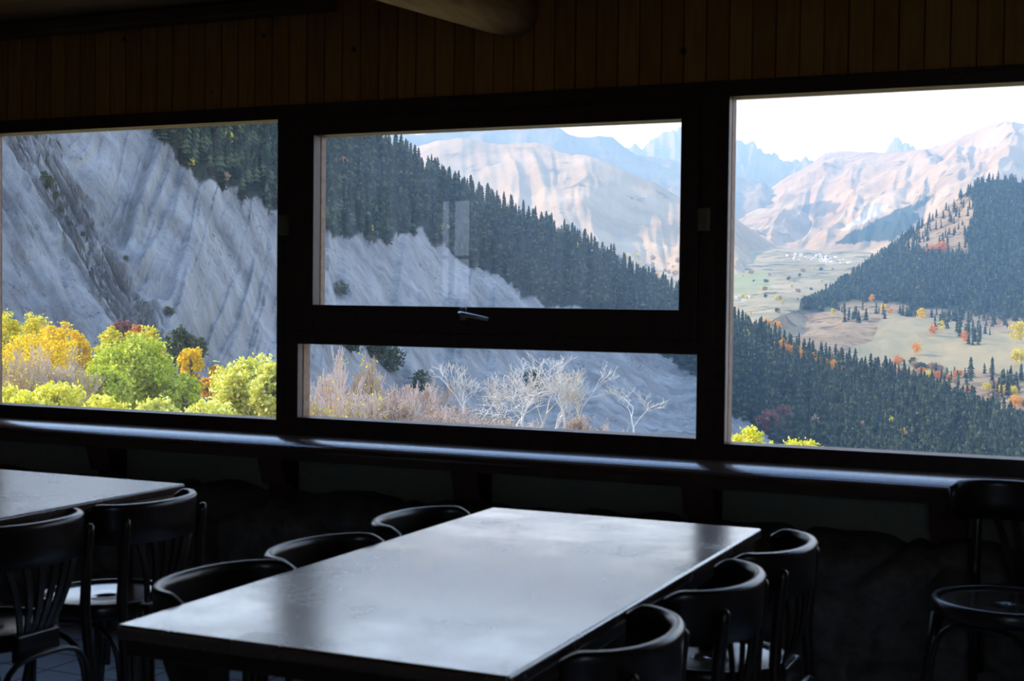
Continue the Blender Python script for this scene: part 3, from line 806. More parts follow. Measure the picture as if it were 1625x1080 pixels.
# --- broad tan mountain at the right
F_RIDGE = [(1130, 330, 9300), (1200, 310, 9200), (1240, 285, 9100), (1285, 258, 9000), (1305, 244, 8900), (1330, 240, 8700), (1360, 241, 8400), (1395, 242, 8000), (1440, 239, 7500), (1475, 236, 7000), (1500, 226, 6700), (1530, 213, 6400), (1560, 201, 6200), (1590, 192, 6000), (1612, 198, 5900), (1625, 200, 5800), (1720, 225, 5500)]
F_MID = [(1130, 370, 6600), (1250, 345, 6400), (1330, 330, 6000), (1420, 315, 5500), (1500, 290, 5000), (1600, 270, 4600), (1720, 280, 4300)]
F_BASE = [(1130, 408, 3850), (1250, 402, 3900), (1330, 402, 3800), (1420, 405, 3500), (1500, 430, 3000), (1720, 450, 2800)]
def rel_f(P, t, px):
    env = min(1, (1 - t) * 5) * min(1, t * 5)
    g = rg(px * .012 - .9 * t + .3 * fr(px * .01, t * 2, 3), t * 1.2, 2.7, 4) - 1.0
    return env * (75 * g + 34 * fr(P.x * .002, P.y * .002, 3, 6)), 0
meF, gF, pxF = loft('grassy_mountain', [F_BASE, F_MID, F_RIDGE], 1135, 1715, 260, 130, rel_f, back=900, jag=2)
WOOD = [(1322, 388), (1352, 368), (1392, 348), (1440, 326), (1470, 312), (1482, 308), (1478, 316), (1452, 336), (1462, 346), (1440, 366), (1412, 382), (1370, 384)]
ROCK = [(1330, 366), (1360, 346), (1384, 326), (1410, 324), (1404, 336), (1376, 350), (1350, 364)]
PATCH = [(1265, 330), (1300, 318), (1335, 322), (1325, 338), (1290, 345)]
wa, ra, pa = [], [], []
for v in gF.reshape(-1, 3):
    px, py = project(v); px += 4 * fr(px * .1, py * .1, 1); py += 4 * fr(px * .1, py * .1, 2)
    wa.append(1.0 if poly_in(WOOD, px, py) else 0); ra.append(1.0 if poly_in(ROCK, px, py) else 0); pa.append(.8 if poly_in(PATCH, px, py) else 0)
mask_attr(meF, 'wood', wa); mask_attr(meF, 'rock', ra); mask_attr(meF, 'patch', pa)
M['ftan'] = land_mat('mountain_pasture', [(.3, (.26, .20, .13)), (.5, (.44, .34, .22)), (.72, (.58, .48, .34))], .0028, 10, [('patch', (.10, .09, .07)), ('rock', (.62, .6, .56)), ('wood', (.045, .06, .035))], .9, 40, (.006, .58, .66, (.18, .15, .10)), .65)
tag(link_mesh('grassy_mountain', meF, M['ftan'], None, True), 'broad tan mountain with a dark wood and pale rocks on its flank', None, None, S)

# ================================================================== OUTDOORS: conifers
def conifer_template(layers, n, seed, droop=.35, rad=.2):
    rnd = random.Random(seed); V, F = [], []
    for k in range(layers):
        f0 = k / layers; zt_ = 1.0 - f0 * .90; zt_ = min(1.0, zt_)
        r = rad * (.18 + .82 * ((k + 1) / layers) ** .85) * rnd.uniform(.88, 1.1)
        zb_ = 1.0 - (k + 1) / layers * .92 - .02
        top = len(V); V.append((rnd.uniform(-.008, .008), rnd.uniform(-.008, .008), min(1, zt_ + .05)))
        a0 = rnd.uniform(0, 6.28); ring = []
        for q in range(2 * n):
            rr = r * (rnd.uniform(.85, 1.15) if q % 2 == 0 else rnd.uniform(.5, .68))
            zz = zb_ + (0 if q % 2 == 0 else .035) + rnd.uniform(-.015, .015)
            a = a0 + math.pi * q / n; ring.append(len(V)); V.append((rr * math.cos(a), rr * math.sin(a), zz))
        for q in range(2 * n):
            F.append((top, ring[q], ring[(q + 1) % (2 * n)]))
    b = len(V)
    for q in range(4): V.append((.018 * math.cos(q * 1.57), .018 * math.sin(q * 1.57), -.06))
    V.append((0, 0, .5))
    for q in range(4): F.append((b + q, b + (q + 1) % 4, b + 4))
    return np.array(V, np.float32), np.array(F, np.int32)
M['conifer'] = leafy('conifer_needles', [(0, (.012, .020, .015)), (.5, (.030, .046, .028)), (.85, (.060, .080, .042)), (1, (.11, .13, .06))], .08)
BIG = [conifer_template(8, 7, s, rad=r) for s, r in ((1, .17), (2, .21), (3, .15), (4, .19))]
SMALL = [conifer_template(4, 4, s, rad=r) for s, r in ((5, .19), (6, .23), (7, .16))]
spots = []      # (size on view, x, y, z, height, region)
ra_ = random.Random(5)
def put(P, hgt, region):
    d = math.dist((P[0], P[1]), (EYE.x, EYE.y)); spots.append((hgt / d, P[0], P[1], P[2], hgt, region))
n_ = 0
while n_ < 4200:
    px = ra_.uniform(200, 1680); t = ra_.uniform(.02, 1.0) ** .8
    P = sheet_at(gA, pxA, NT_A, px, t); qx, qy = project(P)
    lim = lerp_line(A_FOREST, qx)[0] + 18 * fr(qx * .05, qy * .03, 4, 5)
    if qy > lim + 2 or qy > 800: continue
    if 1225 < qx < 1340 and abs(qy - (548 + (qx - 1225) * .36)) < 11: continue     # the larch strip
    put(P, ra_.uniform(8.0, 13.5) * (1.1 if qx < 800 else .95), 'ridge'); n_ += 1
for px in np.arange(470, 1690, 3.6):      # crest line
    P = sheet_at(gA, pxA, NT_A, px + ra_.uniform(-3, 3), 1 - ra_.uniform(0, .02)); put(P, ra_.uniform(6, 15), 'ridge')
n_ = 0
while n_ < 4300:
    px = ra_.uniform(1270, 1690); t = ra_.uniform(.45, 1.0)
    P = sheet_at(gI, pxI, NT_I, px, t); qx, qy = project(P)
    up = lerp_line([(1290, 492), (1350, 474), (1420, 480), (1500, 490), (1560, 498), (1720, 520)], qx)[0] + 10 * fr(qx * .05, qy * .05, 8, 3)
    if qy > up or (poly_in(ROCKY, qx, qy) and ra_.random() > .10): continue
    put(P, ra_.uniform(8, 14.5), 'hill'); n_ += 1
for cx, cy, n, sx, sy in ((1325, 492, 14, 14, 5), (1365, 506, 16, 16, 7), (1400, 500, 6, 10, 5), (1450, 498, 14, 10, 6), (1512, 510, 34, 30, 9), (1540, 530, 16, 22, 8), (1590, 512, 22, 26, 8), (1480, 485, 20, 30, 5), (1600, 620, 20, 28, 12), (1520, 600, 14, 40, 8), (1545, 545, 6, 12, 4), (1440, 300 + 200, 8, 20, 5)):
    for _ in range(n):
        px = cx + ra_.gauss(0, sx * .6); py = cy + ra_.gauss(0, sy * .6)
        best = min((abs(project(sheet_at(gI, pxI, NT_I, px, t))[1] - py), t) for t in np.linspace(.1, .98, 60))
        put(sheet_at(gI, pxI, NT_I, px, best[1]), ra_.uniform(7, 14), 'shelf')
spots.sort(reverse=True)
big_me = []
for k, (V, F) in enumerate(BIG):
    me = np_mesh('conifer', V, F); me.materials.append(M['conifer']); big_me.append(me)
LAB = {'ridge': ('dark conifer in the shaded forest on the steep ridge', 'conifers on the shaded ridge'), 'hill': ('small conifer on the sunlit wooded hill', 'conifers on the sunlit hill'), 'shelf': ('conifer on the tan meadow shelf below the sunlit hill', 'conifers on the meadow shelf')}
for k, (s, x, y, z, hgt, reg) in enumerate(spots[:300]):
    o = bpy.data.objects.new('conifer', big_me[k % 4]); COL.objects.link(o)
    o.location = (x, y, z - .3); w = ra_.uniform(.85, 1.25) * hgt; o.scale = (w, w, hgt); o.rotation_euler = (0, 0, ra_.uniform(0, 6.28))
    tag(o, LAB[reg][0], 'tree', LAB[reg][1])
Vs, Fs, off = [], [], 0
for k, (s, x, y, z, hgt, reg) in enumerate(spots[300:]):
    V, F = SMALL[k % 3] if (s * FPX < 22) else BIG[k % 4]
    a = ra_.uniform(0, 6.28); w = ra_.uniform(.9, 1.35) * hgt; c_, s_ = math.cos(a), math.sin(a)
    Vn = np.empty_like(V); Vn[:, 0] = (V[:, 0] * c_ - V[:, 1] * s_) * w + x; Vn[:, 1] = (V[:, 0] * s_ + V[:, 1] * c_) * w + y; Vn[:, 2] = V[:, 2] * hgt + z - .3
    Vs.append(Vn); Fs.append(F + off); off += len(V)
tag(link_mesh('conifer_forest', np_mesh('conifer_forest', np.vstack(Vs), np.vstack(Fs)), M['conifer']), 'dense dark conifer forest covering the ridge and the sunlit hill', 'forest', None, 'stuff')

# ================================================================== OUTDOORS: broadleaf trees and shrubs
M['bark'] = plain('tree_bark', (.20, .16, .12), .9)
M['palebark'] = plain('pale_bark', (.78, .69, .57), .85)
M['twig'] = plain('brown_twigs', (.62, .46, .30), .9)
M['pinktwig'] = plain('pinkish_twigs', (.78, .60, .48), .9)
LEAF = {
 'gold': [(0, (.62, .36, .01)), (.5, (.90, .62, .02)), (1, (.95, .78, .08))],
 'olive': [(0, (.50, .42, .03)), (.5, (.78, .66, .05)), (1, (.90, .78, .10))],
 'green': [(0, (.30, .36, .02)), (.5, (.56, .60, .05)), (1, (.80, .76, .14))],
 'lime': [(0, (.52, .50, .05)), (.5, (.80, .76, .12)), (1, (.95, .90, .35))],
 'lemon': [(0, (.60, .55, .03)), (.5, (.86, .78, .06)), (1, (.95, .90, .22))],
 'orange': [(0, (.60, .24, .02)), (.5, (.84, .42, .03)), (1, (.90, .60, .10))],
 'rust': [(0, (.48, .16, .03)), (.5, (.74, .30, .07)), (1, (.82, .45, .13))],
 'red': [(0, (.16, .06, .05)), (.5, (.25, .10, .08)), (1, (.34, .17, .12))],
 'brown': [(0, (.32, .21, .13)), (.5, (.50, .34, .22)), (1, (.62, .48, .30))],
 'dark': [(0, (.05, .07, .04)), (.5, (.09, .11, .06)), (1, (.13, .15, .08))],
}
for k_, v_ in LEAF.items(): M['leaf_' + k_] = leafy('leaves_' + k_, v_, .45)

def leaf_mesh(name, centers, spread, per, size, rng):
    """leaf quads scattered round clump centres"""
    C = np.repeat(centers, per, axis=0); n = len(C)
    P = C + rng.normal(size=(n, 3)) * np.repeat(spread, per)[:, None] * np.array([1, 1, .8])
    a = rng.normal(size=(n, 3)); a /= np.linalg.norm(a, axis=1)[:, None]
    b = np.cross(a, rng.normal(size=(n, 3))); b /= np.linalg.norm(b, axis=1)[:, None]
    s = size * rng.uniform(.6, 1.3, n)[:, None]
    V = np.stack([P - a * s, P - b * s * .55, P + a * s, P + b * s * .55], 1).reshape(-1, 3)
    return np_mesh(name, V, np.arange(4 * n).reshape(-1, 4))
def branch_mesh(paths):
    """paths: list of (pts, radii, sides) -> mesh"""
    V, F = [], []
    for pts, rad, n in paths:
        base = len(V); prev = None
        for i, p in enumerate(pts):
            t = (pts[min(i + 1, len(pts) - 1)] - pts[max(i - 1, 0)]).normalized()
            ref = prev if prev is not None else (Vector((1, .3, 0)) if abs(t.x) < .8 else Vector((0, 1, .2)))
            u = (ref - t * ref.dot(t)).normalized(); prev = u; w = t.cross(u)
            for k in range(n):
                a = 2 * math.pi * k / n; V.append(p + rad[i] * (math.cos(a) * u + math.sin(a) * w))
        for i in range(len(pts) - 1):
            for k in range(n):
                a = base + i * n + k; b = base + i * n + (k + 1) % n
                F.append((a, b, b + n, a + n))
    return np_mesh('branches', [tuple(v) for v in V], F)
def grow(rnd, p, d, length, rad, depth, out, bend=.25, split=(2, 3), up=.15, min_r=.004, steps=4, ang=.6):
    pts, rr = [p.copy()], [rad]
    q = p.copy(); dd = d.normalized()
    for i in range(steps):
        dd = (dd + Vector((rnd.gauss(0, bend), rnd.gauss(0, bend), rnd.gauss(0, bend) + up * .5)) * .5).normalized()
        q = q + dd * (length / steps); pts.append(q.copy()); rr.append(max(min_r, rad * (1 - .42 * (i + 1) / steps)))
    out.append((depth, pts, rr))
    if depth <= 0: return
    for k in range(rnd.randint(*split) + 1):
        i = steps if k == 0 else rnd.randint(1, steps)
        ax = Vector((rnd.gauss(0, 1), rnd.gauss(0, 1), rnd.gauss(0, .6))); ax -= dd * ax.dot(dd); ax.normalize()
        nd = (dd + ax * ang * rnd.uniform(.6, 1.4) + Vector((0, 0, up))).normalized()
        grow(rnd, pts[i], nd, length * rnd.uniform(.60, .86), max(min_r, rr[i] * (.85 if k == 0 else .66)), depth - 1, out, bend, split, up, min_r, max(2, steps - 1), ang)

def broadleaf(name, px, dist, top_py, width_px, height_ratio, leaf, label, group, seed, per=46, clumps=90, lsize=.085, squash=1.0, bot=None):
    """crown top seen at (px, top_py), crown width in view width_px, at ground distance dist"""
    rnd = random.Random(seed); rng = np.random.default_rng(seed)
    top = bearing_point(px, top_py, dist); zg = near_z(top.x, top.y)
    rw = width_px / FPX * dist / 2; hc = rw * 2 * height_ratio
    root = tag(empty(name, (top.x, top.y, zg)), label, 'tree', group)
    zc = top.z - hc / 2 - zg
    cs, sp = [], []
    while len(cs) < clumps:
        v = rng.normal(size=3); v /= np.linalg.norm(v)
        r = rng.uniform(.35, 1.0) ** .55
        bump_ = 1 + .22 * fr(v[0] * 1.6 + seed, v[1] * 1.6, v[2] * 1.6, 3)
        x, y, z = v[0] * r * rw * .9 * bump_, v[1] * r * rw * .9 * bump_, v[2] * r * hc * .47 * bump_
        if z < 0: x *= 1 - .25 * (-z / hc); y *= 1 - .25 * (-z / hc)
        cs.append((x, y, zc + z)); sp.append(rw * rng.uniform(.07, .15))
    me = leaf_mesh('foliage', np.array(cs), np.array(sp), per, lsize, rng)
    link_mesh('foliage', me, M['leaf_' + leaf], root)
    out = [([Vector((0, 0, -.3)), Vector((rnd.gauss(0, .05), 0, zc * .5)), Vector((rnd.gauss(0, .1), 0, zc)), Vector((0, 0, zc + hc * .3))], [.055 * rw + .05, .045 * rw + .04, .03 * rw + .02, .01], 7)]
    link_mesh('trunk', branch_mesh(out), M['bark'], root)
    br = []
    for c in cs[::4]:
        s = Vector((0, 0, max(.2, zc + (c[2] - zc) * .3 - hc * .2))); e = Vector(c)
        br.append(([s, s.lerp(e, .5) + Vector((0, 0, .06 * hc)), e], [.03 + .01 * rw, .022, .006], 4))
    link_mesh('branches', branch_mesh(br), M['bark'], root)
    return root

gp = 'golden poplars behind the green tree'
gold = 'golden autumn poplar in the row at far left, '
broadleaf('poplar_tree', 12, 92, 491, 62, 2.12, 'olive', 'olive gold poplar cut by the left edge of the left window', gp, 21, clumps=176)
broadleaf('poplar_tree', 48, 90, 494, 66, 2.21, 'olive', 'olive gold poplar second from the left edge of the left window', gp, 22, clumps=176)
broadleaf('poplar_tree', 88, 88, 503, 64, 2.04, 'gold', 'golden poplar third from the left edge of the left window', gp, 23, clumps=176)
broadleaf('poplar_tree', 124, 86, 520, 46, 2.21, 'gold', 'small golden poplar at the right end of the far left clump', gp, 24, clumps=128)
broadleaf('poplar_tree', 60, 84, 528, 120, .6, 'gold', 'wide low golden tree under the far left poplars', gp, 25, clumps=120)
broadleaf('poplar_tree', 176, 84, 514, 46, 2.21, 'olive', 'yellow poplar rising left above the green tree', gp, 26, clumps=128)
broadleaf('poplar_tree', 206, 84, 517, 40, 2.21, 'olive', 'yellow green poplar rising directly above the green tree', gp, 27, clumps=112)
broadleaf('poplar_tree', 238, 84, 515, 46, 2.21, 'olive', 'yellow poplar with pinkish crown rising right above the green tree', gp, 28, clumps=128)
broadleaf('maple_tree', 219, 88, 514, 22, 1.0, 'rust', 'pinkish orange tree top between the poplars above the green tree', None, 29, clumps=30)
broadleaf('red_shrub', 192, 110, 506, 34, .8, 'red', 'dark red bush behind the poplars below the grey cliff', None, 30, clumps=40)
broadleaf('broadleaf_tree', 212, 56, 536, 128, .98, 'green', 'large bright green tree in the left window', None, 31, per=60, clumps=210, lsize=.09)
broadleaf('broadleaf_tree', 160, 52, 580, 90, .8, 'green', 'low green bush left of the large green tree', None, 32, per=50, clumps=110)
broadleaf('broadleaf_tree', 290, 55, 594, 70, 1.1, 'green', 'smaller green tree at the right foot of the large green tree', None, 33, per=50, clumps=100)
broadleaf('aspen_tree', 303, 74, 549, 40, 1.45, 'gold', 'narrow golden orange tree right of the large green tree', None, 34, clumps=80)
broadleaf('aspen_tree', 342, 74, 577, 20, 1.6, 'orange', 'thin orange tree behind the lime bush', None, 35, clumps=34)
broadleaf('aspen_tree', 330, 70, 596, 30, 1.2, 'orange', 'low orange bush left behind the lime bush', None, 135, clumps=40)
broadleaf('broadleaf_tree', 392, 46, 568, 118, .95, 'lime', 'pale lime bush beside the window post in the left window', None, 36, per=60, clumps=190, lsize=.085)
broadleaf('broadleaf_tree', 432, 44, 575, 70, 1.2, 'lime', 'pale lime bush cut by the window post', None, 37, per=55, clumps=110)
for k, (px, py, wd, lf, lb) in enumerate(((20, 612, 90, 'lemon', 'yellow leafed bush at the bottom left corner of the left window'), (90, 604, 90, 'lemon', 'yellow leafed bush in front of the brown twigs'), (170, 625, 100, 'lemon', 'low yellow bush under the large green tree'), (250, 630, 90, 'lime', 'low lime bush at the bottom middle of the left window'), (330, 632, 90, 'lime', 'low lime bush left of the tall lime bush'))):
    broadleaf('leafy_shrub', px, 38 + k, py, wd, .9, lf, lb, None, 40 + k, per=34, clumps=90, lsize=.075)
broadleaf('dark_tree', 283, 130, 518, 46, 1.3, 'dark', 'dark green tree in shade behind the golden orange tree', None, 50, clumps=70, lsize=.16)
broadleaf('dark_tree', 312, 140, 530, 36, 1.2, 'dark', 'second dark tree in shade against the foot of the cliff', None, 51, clumps=60, lsize=.16)
broadleaf('broadleaf_tree', 1190, 88, 672, 62, 1.5, 'lemon', 'bright yellow bush at the lower left of the right window', None, 52, clumps=100, lsize=.11)
broadleaf('broadleaf_tree', 1274, 90, 694, 84, 1.1, 'lemon', 'bright yellow bush top on the lower edge of the right window', None, 53, clumps=100, lsize=.11)
broadleaf('broadleaf_tree', 1222, 92, 700, 30, 1.8, 'lemon', 'low yellow bush between two brighter yellow ones', None, 54, clumps=40, lsize=.11)

def bare(name, px, dist, top_py, base_py, spread_px, label, group, seed, mat='palebark', depth=5, trunk_r=.06, stems=1, ang=.6, leaves=None, nleaf=0, min_r=.0062, up=.15, cat='tree', split=(1, 2), bend=.2):
    rnd = random.Random(seed); rng = np.random.default_rng(seed)
    base = bearing_point(px, base_py, dist); top = bearing_point(px, top_py, dist); zg = near_z(base.x, base.y)
    root = tag(empty(name, (base.x, base.y, zg)), label, cat, group)
    zb = base.z - zg if cat == 'tree' else .15; hgt = top.z - zg - zb
    out, trunks = [], []
    for s in range(stems):
        ox = rnd.gauss(0, .25) if stems > 1 else 0
        p0 = Vector((ox, rnd.gauss(0, .2) if stems > 1 else 0, -.2)); p1 = Vector((ox * 1.6, 0, max(.3, zb)))
        trunks.append(([p0, p0.lerp(p1, .5) + Vector((rnd.gauss(0, .08), 0, 0)), p1], [trunk_r * 1.2, trunk_r * 1.1, trunk_r], 7))
        grow(rnd, p1, Vector((rnd.gauss(0, .3) + (ox * .6), rnd.gauss(0, .3), 1)), hgt * .36, trunk_r, depth, out, bend=bend, ang=ang, min_r=min_r, up=up, split=split)
    zmax = max(q.z for _, pts, _ in out for q in pts); k = hgt / max(.1, zmax - zb)
    xs = [abs(q.dot(Vector((RGT.x, RGT.y, 0)))) for _, pts, _ in out for q in pts]; kx = (spread_px / FPX * dist / 2) / max(.1, sorted(xs)[int(len(xs) * .985)])
    for _, pts, _ in out:
        for q in pts: q.x *= kx; q.y *= kx; q.z = zb + (q.z - zb) * k
    for tp in trunks:
        tp[0][-1].x *= kx; tp[0][-1].y *= kx
    link_mesh('trunk', branch_mesh(trunks), M[mat], root)
    link_mesh('branches', branch_mesh([(pts, rr, 5 if d > 2 else 3) for d, pts, rr in out]), M[mat], root)
    if leaves:
        tips = np.array([tuple(pts[-1]) for d, pts, _ in out if d <= 1]); sel = tips[rng.choice(len(tips), min(nleaf, len(tips)), replace=False)]
        link_mesh('foliage', leaf_mesh('foliage', sel, np.full(len(sel), .10), 6, .038, rng), M['leaf_' + leaves], root)
    return root
gb = 'bare trees seen through the low centre pane'
bare('bare_tree', 738, 40, 572, 690, 110, 'bare pale tree with a forked trunk left of the biggest bare tree', gb, 61, depth=6, trunk_r=.05, up=.24)
bare('bare_tree', 830, 40, 566, 690, 130, 'bare pale tree forming the left half of the biggest bare crown', gb, 62, depth=6, trunk_r=.05, up=.26)
bare('bare_tree', 880, 40.5, 560, 690, 130, 'tallest bare pale tree in the low centre pane', gb, 63, depth=6, trunk_r=.055, up=.26)
bare('bare_tree', 915, 41, 572, 695, 110, 'bare pale tree spreading right in the low centre pane', gb, 64, depth=6, trunk_r=.05, ang=.7, up=.2)
bare('bare_tree', 1004, 40, 612, 705, 92, 'small bare pale tree standing alone at the right of the low pane', gb, 65, depth=5, trunk_r=.045, ang=.7, up=.2)
bare('bare_tree', 765, 41, 590, 690, 90, 'bare pale tree between the forked tree and the biggest bare crown', gb, 161, depth=6, trunk_r=.04, up=.2)
bare('bare_tree', 856, 41.5, 572, 690, 120, 'bare pale tree inside the middle of the biggest bare crown', gb, 162, depth=6, trunk_r=.045, up=.22)
bare('bare_tree', 900, 40, 580, 692, 120, 'bare pale tree on the right half of the biggest bare crown', gb, 163, depth=6, trunk_r=.045, up=.18)
bare('bare_tree', 812, 40, 600, 692, 120, 'bare pale tree low on the left of the biggest bare crown', gb, 164, depth=6, trunk_r=.04, up=.16)
bare('bare_tree', 790, 39, 620, 700, 130, 'low tangled bare tree between the taller bare ones', gb, 66, depth=6, trunk_r=.03, mat='palebark', ang=.85, up=.1)
gs = 'twiggy shrubs in front of the cliff'
for k, (px, py, wd, mt, lf, nl, lb) in enumerate((
    (505, 572, 80, 'pinktwig', 'gold', 14, 'tall pinkish twiggy shrub at the left end of the low centre pane'),
    (545, 548, 64, 'pinktwig', 'olive', 16, 'pinkish twiggy shrub with upright shoots, second in the low centre pane'),
    (592, 556, 64, 'twig', 'olive', 26, 'brown twiggy shrub with a yellow tip in the low centre pane'),
    (622, 574, 80, 'pinktwig', 'brown', 30, 'pinkish twiggy shrub in the middle left of the low centre pane'),
    (655, 600, 80, 'pinktwig', 'brown', 30, 'rounded pinkish twiggy shrub left of the bare trees'),
    (700, 600, 60, 'twig', 'dark', 30, 'thin brown shrub behind the forked bare tree'))):
    bare('twiggy_shrub', px, 38 + k * .6, py, 690, wd, lb, gs, 70 + k, mat=mt, split=(2, 2), depth=5, trunk_r=.022, stems=4, leaves=lf, nleaf=nl, min_r=.007, up=.35, ang=.45, cat='shrub')
for k, (px, py, wd, mt, lf, nl, lb) in enumerate((
    (500, 620, 90, 'pinktwig', 'olive', 60, 'low yellow speckled twiggy shrub at the left corner of the low pane'),
    (560, 606, 100, 'pinktwig', 'olive', 70, 'low twiggy shrub with yellow leaves under the upright shoots'),
    (630, 618, 110, 'pinktwig', 'brown', 160, 'low pinkish brown shrub along the bottom of the low pane'),
    (700, 640, 100, 'pinktwig', 'brown', 120, 'low tan shrub under the forked bare tree'),
    (840, 660, 110, 'pinktwig', 'brown', 120, 'low tan shrub under the biggest bare crown'),
    (915, 655, 90, 'pinktwig', 'brown', 260, 'rounded tan brown shrub right of the biggest bare trunks'),
    (528, 596, 100, 'pinktwig', 'olive', 40, 'pinkish twiggy shrub behind the yellow speckled low shrubs'),
    (580, 590, 100, 'pinktwig', 'brown', 60, 'pinkish tan shrub under the brown shrub with a yellow tip'),
    (675, 626, 90, 'pinktwig', 'brown', 60, 'pinkish shrub filling the gap left of the forked bare tree'),
    (735, 655, 90, 'pinktwig', 'brown', 60, 'low twigs around the forked bare trunk'),
    (770, 660, 90, 'twig', 'brown', 60, 'low brown twigs right of the forked bare trunk'),
    (40, 575, 100, 'twig', 'gold', 160, 'tan shrub with gold flecks at the lower left of the left window'),
    (105, 580, 100, 'twig', 'brown', 160, 'tan brown shrub between the poplars and the low yellow bushes'),
    (18, 546, 90, 'twig', 'olive', 160, 'brown twiggy shrub at the left edge of the left window'),
    (62, 540, 100, 'pinktwig', 'gold', 140, 'brown twiggy shrub in front of the far left poplars'),
    (112, 545, 90, 'twig', 'olive', 160, 'brown twiggy shrub left of the large green tree'),
    (1010, 676, 60, 'pinktwig', 'brown', 40, 'low twigs at the foot of the lone bare tree'))):
    bare('twiggy_shrub', px, 36 + k * .5, py, 700, wd, lb, gs, 90 + k, mat=mt, split=(2, 2), depth=5, trunk_r=.018, stems=6, leaves=lf, nleaf=nl, min_r=.0065, up=.2, ang=.6, cat='shrub')

# small far broadleaf trees: one blob of leaf quads each
def far_tree(name, P, w, hgt, leaf, label, group, seed):
    rng = np.random.default_rng(seed); cs = []
    for _ in range(26):
        v = rng.normal(size=3); v /= np.linalg.norm(v); r = rng.uniform(.3, 1) ** .5
        cs.append((v[0] * r * w * .42, v[1] * r * w * .42, hgt * .55 + v[2] * r * hgt * .42))
    me = leaf_mesh('foliage', np.array(cs), np.full(26, w * .10), 22, w * .075, rng)
    o = link_mesh(name, me, M['leaf_' + leaf]); o.location = P
    tag(o, label, 'tree', group)
def on_sheet(g, PX, NT, px, py):
    t = min((abs(project(sheet_at(g, PX, NT, px, t))[1] - py), t) for t in np.linspace(.05, .99, 110))[1]
    return tuple(sheet_at(g, PX, NT, px, t))
k = 200
for (px, py, wpx, ratio, lf, lb) in ((1476, 405, 18, .9, 'rust', 'rust orange tree, left one of the pair on the rocky patch'), (1492, 404, 22, .8, 'rust', 'rust orange tree, right one of the pair on the rocky patch'), (1368, 428, 9, 1, 'rust', 'tiny orange tree at the left edge of the sunlit forest'),
        (1216, 520, 16, .8, 'orange', 'orange tree left of the meadow shelf'), (1232, 524, 16, .8, 'orange', 'orange tree on the left corner of the meadow shelf'), (1383, 480, 10, 1.3, 'orange', 'orange tree under the sunlit forest edge'), (1402, 500, 12, 1.4, 'gold', 'gold tree among conifers on the meadow shelf'), (1413, 500, 9, 1.2, 'orange', 'orange tree right of the gold tree on the meadow shelf'), (1462, 508, 15, 1.1, 'gold', 'bright yellow tree on the upper meadow shelf'), (1322, 500, 8, 1.6, 'olive', 'narrow yellow tree among the left shelf conifers'), (1456, 470, 6, 2.4, 'orange', 'thin orange larch at the forest foot'), (1482, 532, 14, 1.2, 'rust', 'pinkish tree beside the middle shelf conifers'), (1494, 530, 10, 1.8, 'olive', 'yellow green tree in the middle of the shelf'), (1532, 545, 14, 1.2, 'rust', 'rusty tree under the shelf conifers'), (1614, 545, 24, 1.4, 'olive', 'tall yellow tree at the right edge of the shelf'), (1618, 580, 26, 1.1, 'olive', 'broad yellow tree below the one at the right edge'), (1456, 565, 16, 1.2, 'orange', 'pale orange tree in the meadow'), (1472, 622, 14, 1.4, 'orange', 'pale orange tree below the meadow'), (1596, 625, 16, .9, 'gold', 'gold bush near the lower right of the shelf'), (1615, 648, 20, 1.1, 'orange', 'tan tree at the lower right corner of the shelf'), (1540, 630, 16, .9, 'rust', 'rusty bush below the meadow'), (1500, 615, 16, .9, 'brown', 'brown bush below the meadow'), (1575, 640, 14, .9, 'brown', 'brown bush left of the gold bush')):
    P = on_sheet(gI, pxI, NT_I, px, py); d = math.dist(P[:2], (EYE.x, EYE.y)); w = wpx / FPX * d
    far_tree('autumn_tree', P, w, w * ratio * 1.1, lf, lb, None, k); k += 1
